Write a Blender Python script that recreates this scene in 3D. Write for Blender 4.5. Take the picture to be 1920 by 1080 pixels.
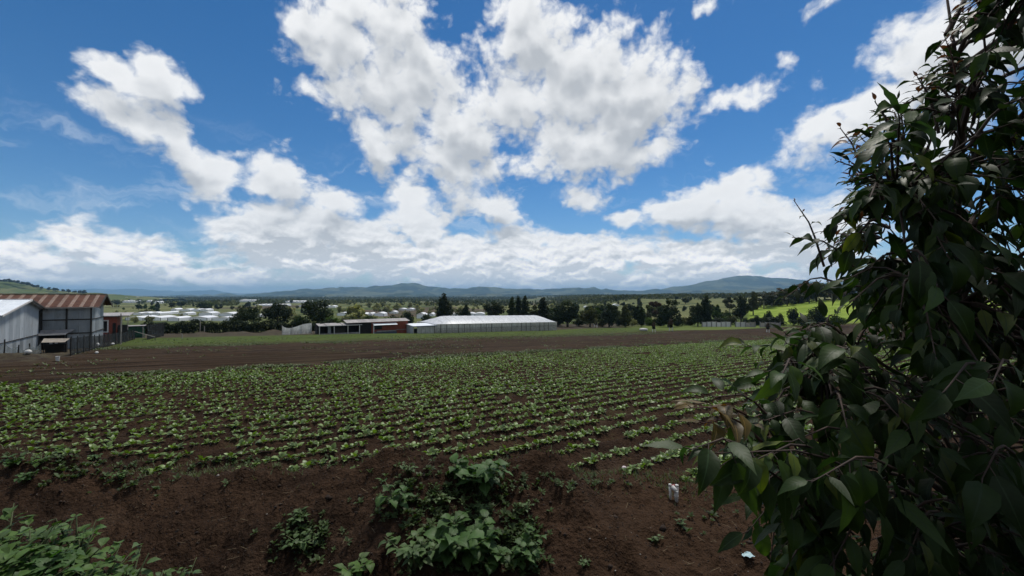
import bpy, math, random
import numpy as np
from mathutils import Vector, Matrix, Euler

random.seed(7)
rng = np.random.default_rng(7)
R_ = math.radians
scene = bpy.context.scene
for o in list(bpy.data.objects):
    bpy.data.objects.remove(o)

# ------------------------------------------------------------------ camera
CAMZ = 3.6
FPX = 800.0                      # focal length in pixels of the 1920 wide photograph
HOR = 552.0                      # row of the horizon
PITCH = math.atan((HOR - 540.0) / FPX)
cam_d = bpy.data.cameras.new('camera')
cam_d.lens = 36.0 * FPX / 1920.0
cam_d.sensor_width = 36.0
cam_d.clip_start = 0.05
cam_d.clip_end = 60000.0
cam = bpy.data.objects.new('camera', cam_d)
cam.location = (0, 0, CAMZ)
cam.rotation_euler = (math.pi / 2 + PITCH, 0, 0)
scene.collection.objects.link(cam)
scene.camera = cam

# ------------------------------------------------------------------ render and exposure
scene.render.engine = 'CYCLES'
cy = scene.cycles
cy.use_denoising = True
cy.use_adaptive_sampling = True
cy.adaptive_threshold = 0.02
cy.max_bounces = 6
cy.diffuse_bounces = 3
cy.glossy_bounces = 2
cy.transmission_bounces = 4
cy.transparent_max_bounces = 8
cy.volume_bounces = 0
cy.sample_clamp_indirect = 6.0
vs = scene.view_settings
vs.view_transform = 'Standard'
vs.look = 'None'
vs.exposure = 0.0
vs.gamma = 1.0
vs.use_curve_mapping = False

SUN_EL, SUN_AZ = R_(64), R_(24)     # azimuth from +Y (view direction) towards +X


# ------------------------------------------------------------------ little node language
class NG:
    def __init__(self, nt):
        self.nt = nt
        nt.nodes.clear()

    def node(self, typ, ins=None, **props):
        n = self.nt.nodes.new(typ)
        for k, v in props.items():
            setattr(n, k, v)
        if ins:
            for k, v in ins.items():
                self.put(n.inputs[k], v)
        return n

    def put(self, sock, v):
        if v is None:
            return
        if isinstance(v, bpy.types.NodeSocket):
            self.nt.links.new(v, sock)
        else:
            if isinstance(v, (tuple, list)) and len(v) == 3 and sock.type == 'RGBA':
                v = (*v, 1.0)
            sock.default_value = v

    def m(self, op, a, b=None, c=None, clamp=False):
        n = self.node('ShaderNodeMath', operation=op, use_clamp=clamp)
        self.put(n.inputs[0], a)
        self.put(n.inputs[1], b)
        self.put(n.inputs[2], c)
        return n.outputs[0]

    def vm(self, op, a, b=None, scale=None):
        n = self.node('ShaderNodeVectorMath', operation=op)
        self.put(n.inputs[0], a)
        self.put(n.inputs[1], b)
        if scale is not None:
            self.put(n.inputs['Scale'], scale)
        return n.outputs['Value'] if op in ('DOT_PRODUCT', 'LENGTH', 'DISTANCE') else n.outputs[0]

    def sep(self, v):
        n = self.node('ShaderNodeSeparateXYZ')
        self.put(n.inputs[0], v)
        return n.outputs[0], n.outputs[1], n.outputs[2]

    def comb(self, x=0.0, y=0.0, z=0.0):
        n = self.node('ShaderNodeCombineXYZ')
        for i, v in enumerate((x, y, z)):
            self.put(n.inputs[i], v)
        return n.outputs[0]

    def mix(self, f, a, b, typ='MIX'):
        n = self.node('ShaderNodeMix', data_type='RGBA', blend_type=typ, clamp_factor=True)
        self.put(n.inputs[0], f)
        self.put(n.inputs[6], a)
        self.put(n.inputs[7], b)
        return n.outputs[2]

    def mixf(self, f, a, b):
        n = self.node('ShaderNodeMix', data_type='FLOAT', clamp_factor=True)
        self.put(n.inputs[0], f)
        self.put(n.inputs[2], a)
        self.put(n.inputs[3], b)
        return n.outputs[0]

    def ss(self, x, lo, hi, a=0.0, b=1.0, lin=False):
        n = self.node('ShaderNodeMapRange', interpolation_type='LINEAR' if lin else 'SMOOTHSTEP', clamp=True)
        for i, v in enumerate((x, lo, hi, a, b)):
            self.put(n.inputs[i], v)
        return n.outputs[0]

    def noise(self, vec, scale, detail=3.0, rough=0.55, dist=0.0, dims='3D', col=False, lac=2.0):
        n = self.node('ShaderNodeTexNoise', noise_dimensions=dims)
        self.put(n.inputs['Vector'], vec)
        self.put(n.inputs['Scale'], scale)
        n.inputs['Detail'].default_value = detail
        n.inputs['Roughness'].default_value = rough
        n.inputs['Lacunarity'].default_value = lac
        n.inputs['Distortion'].default_value = dist
        return n.outputs[1] if col else n.outputs[0]

    def voro(self, vec, scale, feature='F1', detail=0.0, dims='3D', smooth=0.5, out=0, rough=0.5, rand=1.0):
        n = self.node('ShaderNodeTexVoronoi', voronoi_dimensions=dims, feature=feature)
        self.put(n.inputs['Vector'], vec)
        self.put(n.inputs['Scale'], scale)
        if 'Detail' in n.inputs:
            n.inputs['Detail'].default_value = detail
            n.inputs['Roughness'].default_value = rough
        if feature == 'SMOOTH_F1':
            n.inputs['Smoothness'].default_value = smooth
        n.inputs['Randomness'].default_value = rand
        return n.outputs[out]


# ------------------------------------------------------------------ world: sky and cumulus
def az_el(u, v):
    a = math.atan2(u - 960.0, FPX)
    e = math.atan2(HOR - v, math.hypot(FPX, u - 960.0))
    return a, e


CLOUDS = [  # u, v, half width, half height, tilt (degrees, clockwise in the picture), weight
    (215, 140, 80, 32, 8, 1), (300, 150, 75, 50, 10, 1), (250, 225, 115, 42, 24, 1), (330, 265, 90, 42, 40, 1),
    (400, 335, 60, 55, 40, 1),
    (640, 70, 115, 95, 30, 1), (740, 40, 80, 80, 0, 1), (760, 150, 120, 110, 30, 1), (850, 230, 130, 85, 25, 1),
    (640, 165, 70, 55, 0, .7), (840, 310, 105, 60, 45, 1), (920, 388, 85, 30, 8, 1), (700, 260, 90, 55, 35, .8),
    (985, 55, 75, 75, 0, 1), (1080, 150, 140, 110, 0, 1.1), (1190, 190, 100, 110, 0, 1), (1100, 265, 160, 70, 0, 1.1),
    (975, 190, 70, 80, 0, .9), (1010, 305, 70, 45, 0, .8), (1235, 90, 40, 45, 0, .7), (1245, 275, 55, 32, 0, .8),
    (525, 350, 70, 60, 0, 1), (610, 375, 95, 28, 18, .9), (560, 420, 150, 60, 10, 1), (700, 450, 130, 60, 5, 1),
    (765, 365, 48, 52, 20, 1), (785, 425, 55, 55, 0, 1), (460, 425, 80, 36, 0, .9), (620, 482, 210, 40, 0, 1),
    (130, 440, 65, 40, 0, 1), (205, 470, 130, 38, 12, 1), (50, 482, 110, 36, 0, 1), (330, 497, 42, 34, 0, .9),
    (440, 522, 130, 26, 0, .8), (150, 515, 240, 24, 0, .7),
    (980, 455, 62, 40, 0, 1), (880, 490, 190, 40, 0, 1), (1100, 482, 160, 40, 0, 1), (1320, 490, 230, 45, 0, 1),
    (1000, 525, 420, 28, 0, .9), (1400, 525, 260, 30, 0, .9),
    (1370, 358, 62, 45, -10, 1), (1290, 395, 80, 42, 0, 1), (1420, 405, 120, 60, 15, 1), (1520, 440, 110, 70, 0, 1),
    (1540, 250, 90, 48, -15, 1), (1650, 205, 110, 62, -30, 1), (1760, 120, 130, 85, -35, 1.1), (1890, 60, 110, 85, 0, 1),
    (1760, 250, 130, 70, -20, .9),
    (1090, 370, 42, 24, 15, .7), (1175, 410, 32, 14, 0, .65), (1385, 180, 85, 32, 6, .72), (1300, 160, 35, 18, 0, .6),
    (1482, 105, 34, 30, 0, .44), (1530, 150, 34, 28, 0, .42), (1165, 342, 50, 22, -15, .6), (1550, 10, 85, 28, -10, .5),
    (1330, 8, 40, 20, -20, .6),
]


def build_world():
    w = bpy.data.worlds.new('World')
    scene.world = w
    w.use_nodes = True
    g = NG(w.node_tree)
    tc = g.node('ShaderNodeTexCoord')
    d = tc.outputs['Generated']
    sky = g.node('ShaderNodeTexSky', sky_type='NISHITA', sun_disc=False)
    sky.sun_elevation = SUN_EL
    sky.sun_rotation = SUN_AZ
    sky.altitude = 1800
    sky.air_density = 1.0
    sky.dust_density = 0.35
    sky.ozone_density = 2.2
    hs = g.node('ShaderNodeHueSaturation')
    g.put(hs.inputs['Color'], sky.outputs[0])
    hs.inputs['Saturation'].default_value = 1.33
    hs.inputs['Value'].default_value = 0.98
    skycol = hs.outputs[0]
    x, y, z = g.sep(d)
    az = g.m('ARCTAN2', x, y)
    el = g.m('ARCSINE', z)
    q = g.comb(az, el, 0.0)
    # small uneven warp so that no outline stays an ellipse
    wn = g.vm('SUBTRACT', g.noise(q, 10.0, 4.0, 0.6, dims='2D', col=True), (0.5, 0.5, 0.5))
    qw = g.vm('ADD', q, g.vm('SCALE', wn, scale=0.030))
    # sky outside the picture goes on with clouds of the same kind
    far_n = g.noise(d, 2.3, 3.0, 0.5)
    far_m = g.m('MULTIPLY_ADD', far_n, 5.0, -2.35)
    out1 = g.ss(g.m('ABSOLUTE', az), 0.86, 1.0)
    out2 = g.ss(el, 0.58, 0.70)
    outside = g.m('MAXIMUM', out1, out2)

    # the outlines are circles in a few pre-turned, pre-stretched frames of azimuth and elevation
    frames = {}

    def frame_key(rot, asp):
        return (min((-30, -15, 0, 12, 26, 42), key=lambda r: abs(r - rot)),
                min((1.0, 1.35, 1.9, 2.7, 4.0, 8.0), key=lambda q_: abs(math.log(q_ / asp))))

    def blobs(least):
        d_ = {}
        for (u, v, ru, rv, rot, wt) in CLOUDS:
            if ru < least:
                continue
            a, e = az_el(u, v)
            ca = math.cos(a)
            sx, sy = ru / FPX * ca * ca * 1.05, rv / FPX * ca * 1.05
            if sx < sy:
                sx = sy = math.sqrt(sx * sy)
            k = frame_key(rot if sx > 1.15 * sy else 0, sx / sy)
            r = -R_(k[0])
            c = (a * math.cos(r) + e * math.sin(r), (-a * math.sin(r) + e * math.cos(r)) * k[1], 0)
            d_.setdefault(k, []).append((c, 0.5 * (sx + sy * k[1]) * (1.0 if wt >= .8 else 1.7), (1.0 - wt) if wt >= .8 else 1.18 - wt))
        return d_

    BL, BL2 = blobs(0), blobs(64)

    def mask(vec, BL):
        """1 - (scaled distance to the nearest cloud centre)"""
        acc = None
        for k, lst in BL.items():
            r = -R_(k[0])
            for i in range(0, len(lst), 6):
                src = vec
                if acc is not None:     # keeps the node order sequential so that the shader stack stays small
                    c = g.node('ShaderNodeVectorMath', operation='MULTIPLY_ADD')
                    g.put(c.inputs[0], acc)
                    c.inputs[1].default_value = (1e-6, 1e-6, 0)
                    g.put(c.inputs[2], vec)
                    src = c.outputs[0]
                if k[0]:
                    fx = g.vm('DOT_PRODUCT', src, (math.cos(r), math.sin(r), 0))
                    fy = g.vm('DOT_PRODUCT', src, (-math.sin(r) * k[1], math.cos(r) * k[1], 0))
                    fv = g.comb(fx, fy, 0.0)
                elif k[1] != 1.0:
                    fv = g.vm('MULTIPLY', src, (1, k[1], 1))
                else:
                    fv = src
                for c, rad, off in lst[i:i + 6]:
                    dd = g.m('MULTIPLY_ADD', g.vm('DISTANCE', fv, c), 1.0 / rad, off)
                    acc = dd if acc is None else g.m('SMOOTH_MIN', acc, dd, 0.25)
        acc = g.m('SUBTRACT', 1.0, acc)
        return g.m('MAXIMUM', g.m('MINIMUM', acc, 0.75), -1.0)

    def density(vec, m, detail, vd):
        vx, vy, _ = g.sep(vec)
        # closer together towards the horizon, where the clouds stand farther away
        fy = g.m('MULTIPLY_ADD', g.m('EXPONENT', g.m('MULTIPLY', g.m('MAXIMUM', vy, -0.1), -7.0)), -0.20, g.m('MULTIPLY', vy, 1.35))
        p = g.comb(g.m('MULTIPLY', vx, 1.12), fy, 0.0)
        f = g.noise(p, 8.0, detail, 0.635, dims='2D')
        bl = g.voro(p, 14.0, 'F1', vd, dims='2D', rough=0.6)
        n = g.m('ADD', g.m('MULTIPLY_ADD', f, 2.1, -1.05), g.m('MULTIPLY_ADD', bl, -0.55, 0.25))
        return g.m('ADD', g.m('ADD', g.m('MULTIPLY_ADD', m, 1.2, 0.165), g.ss(vy, 0.26, 0.06, 0.0, 0.24)), n)

    m1 = mask(qw, BL)
    m1 = g.mixf(outside, m1, far_m)
    up = (-0.006, 0.030, 0.0)
    q2 = g.vm('ADD', qw, up)
    m2 = mask(g.vm('ADD', qw, (-0.008, 0.05, 0.0)), BL2)
    m2 = g.mixf(outside, m2, far_m)
    D1 = density(qw, m1, 9.0, 2.0)
    D2 = density(q2, m2, 2.5, 1.0)
    alpha = g.ss(D1, -0.16, 0.58)
    # light: how much cloud lies above (towards the sun) and how deep the cloud is here
    shade = g.m('MULTIPLY_ADD', D2, 0.74, g.m('MULTIPLY', D1, -0.34))
    lit = g.ss(shade, -0.28, 0.86, 1.0, 0.0)
    thick = g.ss(D1, 0.35, 1.25)
    lit = g.m('SUBTRACT', lit, g.m('MULTIPLY', thick, 0.12), clamp=True)
    # small heaped puffs of the far clouds near the horizon
    low = g.ss(el, 0.20, 0.04)
    pv_ = g.vm('MULTIPLY', qw, (1.0, 2.1, 1.0))
    pa = g.noise(pv_, 21.0, 5.0, 0.62, dims='2D')
    pb = g.noise(g.vm('ADD', pv_, (-0.004, 0.016, 0.0)), 21.0, 3.0, 0.6, dims='2D')
    lit = g.m('ADD', lit, g.m('MULTIPLY', low, g.m('MULTIPLY_ADD', g.m('SUBTRACT', pa, pb), 3.2, -0.16)), clamp=True)
    dark = g.mix(g.ss(el, 0.0, 0.16), (0.84, 0.86, 0.88), (0.50, 0.53, 0.57))
    lite = g.mix(g.ss(el, 0.0, 0.16), (1.55, 1.46, 1.38), (0.93, 0.94, 0.95))
    ccol = g.mix(lit, dark, lite)
    # thin high cirrus
    cp = g.vm('MULTIPLY', g.vm('ADD', q, g.vm('SCALE', wn, scale=0.10)), (2.2, 11.0, 1.0))
    cir = g.ss(g.noise(cp, 1.6, 6.0, 0.6, dims='2D'), 0.50, 0.86, 0.0, 0.55)
    cmask = g.m('MULTIPLY', g.ss(el, 0.06, 0.16), g.ss(el, 0.36, 0.22))
    cir = g.m('MULTIPLY', cir, cmask)
    # milky air towards the horizon
    base = g.mix(cir, skycol, (8.2, 8.8, 9.4))
    cl10 = g.vm('SCALE', ccol, scale=10.0)
    cc = g.mix(alpha, base, cl10)
    bg = g.node('ShaderNodeBackground', {'Color': cc, 'Strength': 0.10})
    out = g.node('ShaderNodeOutputWorld')
    g.nt.links.new(bg.outputs[0], out.inputs[0])
    w.cycles.sampling_method = 'MANUAL'
    w.cycles.sample_map_resolution = 512


build_world()

sun_d = bpy.data.lights.new('sun', 'SUN')
sun_d.energy = 3.4
sun_d.angle = R_(9.0)
sun_d.color = (1.0, 0.95, 0.88)
sun = bpy.data.objects.new('sun', sun_d)
sdir = Vector((math.sin(SUN_AZ) * math.cos(SUN_EL), math.cos(SUN_AZ) * math.cos(SUN_EL), math.sin(SUN_EL)))
sun.rotation_euler = sdir.to_track_quat('Z', 'Y').to_euler()
sun.location = sdir * 60
scene.collection.objects.link(sun)

# ------------------------------------------------------------------ helpers: objects
COL = scene.collection
RX, RY = 0.812, 0.583            # unit vector along the crop rows; the across-row axis is (-RY, RX)
RANG = math.atan2(RY, RX)


def st(s, t):
    return s * RX - t * RY, s * RY + t * RX


def to_st(x, y):
    return x * RX + y * RY, -x * RY + y * RX


def tag(o, label=None, cat=None, group=None, kind=None):
    if label:
        o['label'] = label
    if cat:
        o['category'] = cat
    if group:
        o['group'] = group
    if kind:
        o['kind'] = kind
    return o


def empty(name, loc, rz=0.0, label=None, cat=None, group=None):
    o = bpy.data.objects.new(name, None)
    o.empty_display_size = 0.3
    o.location = loc
    o.rotation_euler = (0, 0, rz)
    COL.objects.link(o)
    return tag(o, label, cat, group)


def link(name, me, parent=None, loc=None, rot=None, scale=None):
    o = bpy.data.objects.new(name, me)
    COL.objects.link(o)
    if parent is not None:
        o.parent = parent
    if loc is not None:
        o.location = loc
    if rot is not None:
        o.rotation_euler = rot
    if scale is not None:
        o.scale = scale if hasattr(scale, '__len__') else (scale,) * 3
    return o


def npmesh(name, V, F, mats=None, smooth=False, uv=None, attrs=None, midx=None):
    V = np.ascontiguousarray(V, dtype=np.float32).reshape(-1, 3)
    F = np.ascontiguousarray(F, dtype=np.int32)
    k = F.shape[1]
    me = bpy.data.meshes.new(name)
    me.vertices.add(len(V))
    me.vertices.foreach_set('co', V.ravel())
    me.loops.add(F.size)
    me.loops.foreach_set('vertex_index', F.ravel())
    me.polygons.add(len(F))
    me.polygons.foreach_set('loop_start', np.arange(0, F.size, k, dtype=np.int32))
    me.polygons.foreach_set('loop_total', np.full(len(F), k, dtype=np.int32))
    if smooth:
        me.polygons.foreach_set('use_smooth', np.ones(len(F), dtype=bool))
    if midx is not None:
        me.polygons.foreach_set('material_index', np.asarray(midx, dtype=np.int32))
    if uv is not None:
        l = me.uv_layers.new(name='UVMap')
        l.data.foreach_set('uv', np.ascontiguousarray(uv[F.ravel()], dtype=np.float32).ravel())
    if attrs:
        for an, av in attrs.items():
            a = me.attributes.new(an, 'FLOAT', 'POINT')
            a.data.foreach_set('value', np.ascontiguousarray(av, dtype=np.float32))
    me.update()
    me.validate()
    for mt in (mats if isinstance(mats, (list, tuple)) else [mats] if mats else []):
        me.materials.append(mt)
    return me


class MB:
    """collects simple solids and links them as one mesh object"""

    def __init__(self):
        self.v, self.f = [], []

    def box(self, x0, x1, y0, y1, z0, z1):
        i = len(self.v)
        self.v += [(x0, y0, z0), (x1, y0, z0), (x1, y1, z0), (x0, y1, z0), (x0, y0, z1), (x1, y0, z1), (x1, y1, z1), (x0, y1, z1)]
        self.f += [(i, i + 3, i + 2, i + 1), (i + 4, i + 5, i + 6, i + 7), (i, i + 1, i + 5, i + 4), (i + 1, i + 2, i + 6, i + 5),
                   (i + 2, i + 3, i + 7, i + 6), (i + 3, i, i + 4, i + 7)]
        return self

    def hexa(self, pts):
        i = len(self.v)
        self.v += [tuple(p) for p in pts]
        self.f += [(i, i + 3, i + 2, i + 1), (i + 4, i + 5, i + 6, i + 7), (i, i + 1, i + 5, i + 4), (i + 1, i + 2, i + 6, i + 5),
                   (i + 2, i + 3, i + 7, i + 6), (i + 3, i, i + 4, i + 7)]
        return self

    def beam(self, a, b, w, h=None):
        h = h or w
        a, b = Vector(a), Vector(b)
        d = (b - a).normalized()
        s = d.cross(Vector((0, 0, 1)))
        if s.length < 1e-3:
            s = Vector((1, 0, 0))
        s.normalize()
        n = s.cross(d)
        s, n = s * (w / 2), n * (h / 2)
        return self.hexa([a - s - n, a + s - n, a + s + n, a - s + n, b - s - n, b + s - n, b + s + n, b - s + n])

    def tube(self, pts, rads, n=8, cap=True):
        pts = [Vector(p) for p in pts]
        base = len(self.v)
        for k, p in enumerate(pts):
            d = (pts[min(k + 1, len(pts) - 1)] - pts[max(k - 1, 0)]).normalized()
            s = d.cross(Vector((0.13, 0.21, 1)) if abs(d.z) < 0.9 else Vector((1, 0.2, 0))).normalized()
            u = d.cross(s)
            for j in range(n):
                a = 2 * math.pi * j / n
                self.v.append(tuple(p + (s * math.cos(a) + u * math.sin(a)) * rads[k]))
        for k in range(len(pts) - 1):
            for j in range(n):
                a, b = base + k * n + j, base + k * n + (j + 1) % n
                self.f.append((a, b, b + n, a + n))
        if cap:
            self.f.append(tuple(base + j for j in range(n))[::-1])
            e = base + (len(pts) - 1) * n
            self.f.append(tuple(e + j for j in range(n)))
        return self

    def quad(self, a, b, c, d):
        i = len(self.v)
        self.v += [tuple(a), tuple(b), tuple(c), tuple(d)]
        self.f.append((i, i + 1, i + 2, i + 3))
        return self

    def mesh(self, name, mat, smooth=False):
        me = bpy.data.meshes.new(name)
        me.from_pydata(self.v, [], self.f)
        me.update()
        if smooth:
            me.shade_smooth()
        for mt in (mat if isinstance(mat, (list, tuple)) else [mat]):
            me.materials.append(mt)
        return me

    def build(self, name, mat, parent=None, smooth=False, loc=None, rot=None):
        return link(name, self.mesh(name, mat, smooth), parent, loc, rot)


# ------------------------------------------------------------------ helpers: noise and terrain
def _h(ix, iy, seed):
    n = (ix.astype(np.int64) * 374761393 + iy.astype(np.int64) * 668265263 + seed * 1442695041) & 0xFFFFFFFF
    n = ((n ^ (n >> 13)) * 1274126177) & 0xFFFFFFFF
    n = n ^ (n >> 16)
    return (n & 0xFFFF) / 65535.0


def vnoise(x, y, seed=0):
    x, y = np.asarray(x, float), np.asarray(y, float)
    ix, iy = np.floor(x), np.floor(y)
    fx, fy = x - ix, y - iy
    fx, fy = fx * fx * fx * (fx * (fx * 6 - 15) + 10), fy * fy * fy * (fy * (fy * 6 - 15) + 10)
    a, b = _h(ix, iy, seed), _h(ix + 1, iy, seed)
    c, d = _h(ix, iy + 1, seed), _h(ix + 1, iy + 1, seed)
    return (a + (b - a) * fx) * (1 - fy) + (c + (d - c) * fx) * fy - 0.5


def fbm(x, y, octs=4, seed=0, gain=0.5):
    v, a = 0.0, 1.0
    for o in range(octs):
        v = v + a * vnoise(x * 2 ** o + 17.3 * o, y * 2 ** o - 9.1 * o, seed + o)
        a *= gain
    return v


def sm(x, a, b):
    t = np.clip((np.asarray(x, float) - a) / (b - a), 0, 1)
    return t * t * (3 - 2 * t)


_py = np.array([-60, 0, 9, 93, 126, 150, 200, 300, 600, 1000, 2000, 4000, 9000, 40000.0])
_pz = np.array([0.3, 0.3, 0.0, -5.0, -6.75, -7.6, -8.8, -10.6, -14.2, -17.2, -22.5, -29, -32, -32.0])
_ty = np.geomspace(1, 40061, 3000) - 61
_tz = np.interp(_ty, _py, _pz)
for _ in range(60):
    _tz[1:-1] = 0.25 * _tz[:-2] + 0.5 * _tz[1:-1] + 0.25 * _tz[2:]

ROW = 0.80
T_FAR, T_FALLOW = 30.2, 64.5
EDGE_Y = 8.55


def ground(x, y, fine=True):
    x, y = np.asarray(x, float), np.asarray(y, float)
    z = np.interp(y, _ty, _tz)
    s, t = x * RX + y * RY, -x * RY + y * RX
    # hill with the bright pasture on the right
    z = z + 10.6 * sm(x, 88, 220) * sm(y, 130, 250) + 7 * sm(x, 260, 520) * sm(y, 200, 500)
    # gentle swells
    z = z + 0.5 * fbm(x / 40, y / 40, 3, 5) * sm(y, 30, 120) + 3.0 * fbm(x / 300, y / 300, 3, 8) * sm(y, 300, 1200)
    # low soil bank in front of the hedge
    z = z + 0.9 * np.exp(-((t - 103.5 - 2 * vnoise(s / 9, t * 0 + .5, 3)) / 1.7) ** 2) * sm(s, -4, 0) * sm(s, 33, 22) * (0.75 + 0.8 * vnoise(s / 3.0, t / 2, 12))
    z = z + 0.45 * np.exp(-((t - 47.5) / 1.6) ** 2) * sm(s, -8, -11) * (1 + vnoise(s / 2, t / 2, 4))
    # crop ridges
    crop = sm(y, EDGE_Y - .3, EDGE_Y + 0.6) * sm(t, T_FAR + .6, T_FAR) * sm(s, 78, 75)
    z = z + crop * 0.07 * np.cos(2 * np.pi * t / ROW)
    fallow = sm(t, T_FAR, T_FAR + .5) * sm(t, T_FALLOW, T_FALLOW - 1)
    z = z + fallow * 0.045 * np.cos(2 * np.pi * t / 1.1 + 2.0 * vnoise(s / 14, t / 5, 90)) * (1 + vnoise(s / 8, t / 3, 91))
    # earth bank between the field and the road verge
    wob = 0.55 * fbm(x / 2.3, y * 0 + 1.7, 3, 21)
    yc = 7.72 + wob * .8
    left = sm(x, 1.6, 0.2)
    mound = left * (0.62 + 0.42 * fbm(x / 1.7, y * 0 + 3.1, 3, 33) - .12 * sm(x, -3, -8))
    face_top = np.exp(-np.clip((y - yc) / 0.45, 0, 9) ** 2)
    z = z + mound * np.where(y > yc, face_top, 1.0)
    drop = np.clip((yc - y) / 2.3, 0, 1)
    z = z - left * 1.25 * drop ** 1.1
    z = z - (1 - left) * (0.10 * sm(y, 8.3, 7.6) + 0.22 * sm(y, 7.4, 5.2))
    # diagonal spur running from the mound towards the viewer, with a hollow beside it
    dl = (x - (0.75 + (8.0 - y) * 0.36))
    z = z + 0.30 * np.exp(-(dl / 0.42) ** 2) * sm(y, 8.3, 7.6) * sm(y, 5.0, 6.2)
    z = z - 0.28 * np.exp(-((x - 0.42) / 0.22) ** 2 - ((y - 7.25) / 0.3) ** 2)
    z = z - 0.25 * np.exp(-((x - 1.55) / 0.16) ** 2 - ((y - 5.75) / 0.35) ** 2)
    # the verge the camera stands on
    verge = 2.0 - 0.52 * y + 0.9 * sm(x, -2.6, -4.6) * sm(y, 1.5, 3.6) * sm(y, 6.3, 4.6) + 0.55 * sm(x, 1.0, 2.2) * sm(y, 4.2, 2.0)
    k = 0.25
    hh = np.clip(0.5 + 0.5 * (verge - z) / k, 0, 1)
    z = np.where(y < 12, z * (1 - hh) + verge * hh + k * hh * (1 - hh), z)
    if fine:
        near = sm(y, 40, 10)
        bank = sm(y, 9.0, 8.1)
        z = z + near * (0.045 * fbm(x * 1.7, y * 1.7, 3, 41) + bank * 0.17 * fbm(x * 1.3, y * 1.3, 4, 55)
                        + (0.028 + 0.085 * bank) * np.maximum(fbm(x * 6.5, y * 6.5, 3, 61), -0.15) + bank * 0.045 * np.maximum(0, vnoise(x * 4.3, y * 4.3, 67)) ** .7)
        # erosion grooves running down the face
        z = z - bank * left * sm(y, 5.0, 6.0) * 0.11 * np.maximum(0, vnoise((x * .8 - y * .35) * 4.2, y * 1.1, 71)) * 2
    return z


def g1(x, y, fine=False):
    return float(ground(np.array([x]), np.array([y]), fine)[0])


CP, SP = math.cos(PITCH), math.sin(PITCH)


def ray(u, v):
    a, b = (u - 960.0) / FPX, (540.0 - v) / FPX
    return Vector((a, CP - b * SP, SP + b * CP))


def at(u, v, y):
    """the point on the line of sight of a picture point at depth y"""
    d = ray(u, v)
    return Vector((0, 0, CAMZ)) + d * (y / d.y)


_yy = np.geomspace(3.5, 9000, 2600)


def hit(u, v):
    """where a line of sight meets the ground"""
    d = ray(u, v)
    k = _yy / d.y
    zz = CAMZ + d.z * k
    gg = ground(d.x * k, _yy, False)
    i = np.argmax(zz < gg)
    if not (zz < gg).any():
        i = len(_yy) - 1
    y = float(_yy[i])
    x = d.x / d.y * y
    return Vector((x, y, float(gg[i])))


# ------------------------------------------------------------------ materials
def mat_new(name):
    m = bpy.data.materials.new(name)
    m.use_nodes = True
    return m, NG(m.node_tree)


def finish(g, bsdf, disp=None):
    o = g.node('ShaderNodeOutputMaterial')
    g.nt.links.new(bsdf, o.inputs[0])


def principled(g, col, rough=0.8, normal=None, spec=0.3, metal=0.0, trans=None):
    n = g.node('ShaderNodeBsdfPrincipled')
    g.put(n.inputs['Base Color'], col)
    g.put(n.inputs['Roughness'], rough)
    g.put(n.inputs['Metallic'], metal)
    g.put(n.inputs['Specular IOR Level'], spec)
    if normal is not None:
        g.put(n.inputs['Normal'], normal)
    return n.outputs[0]


def bump(g, h, strength=0.5, dist=0.02):
    n = g.node('ShaderNodeBump')
    g.put(n.inputs['Height'], h)
    n.inputs['Strength'].default_value = strength
    n.inputs['Distance'].default_value = dist
    return n.outputs[0]


def mat_worn(name, c1, c2, scale=2.0, rough=0.75, stretch=(1, 1, 1), c3=None, spec=0.3, metal=0.0, lo=0.35, hi=0.7, bmp=0.0, bscale=20.0):
    m, g = mat_new(name)
    tc = g.node('ShaderNodeTexCoord').outputs['Object']
    oi = g.node('ShaderNodeObjectInfo').outputs['Random']
    p = g.vm('ADD', g.vm('MULTIPLY', tc, stretch), g.comb(g.m('MULTIPLY', oi, 37.0), g.m('MULTIPLY', oi, 11.0), 0.0))
    f = g.ss(g.noise(p, scale, 5.0, 0.62), lo, hi)
    col = g.mix(f, c1, c2)
    if c3:
        f3 = g.ss(g.noise(p, scale * 3.3, 4.0, 0.6), 0.55, 0.75)
        col = g.mix(f3, col, c3)
    var = g.m('MULTIPLY_ADD', oi, 0.3, 0.85)
    col = g.mix(1.0, col, g.comb(var, var, var), 'MULTIPLY')
    nm = bump(g, g.noise(p, bscale, 3.0), bmp, 0.01) if bmp else None
    finish(g, principled(g, col, rough, nm, spec, metal))
    return m


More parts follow.
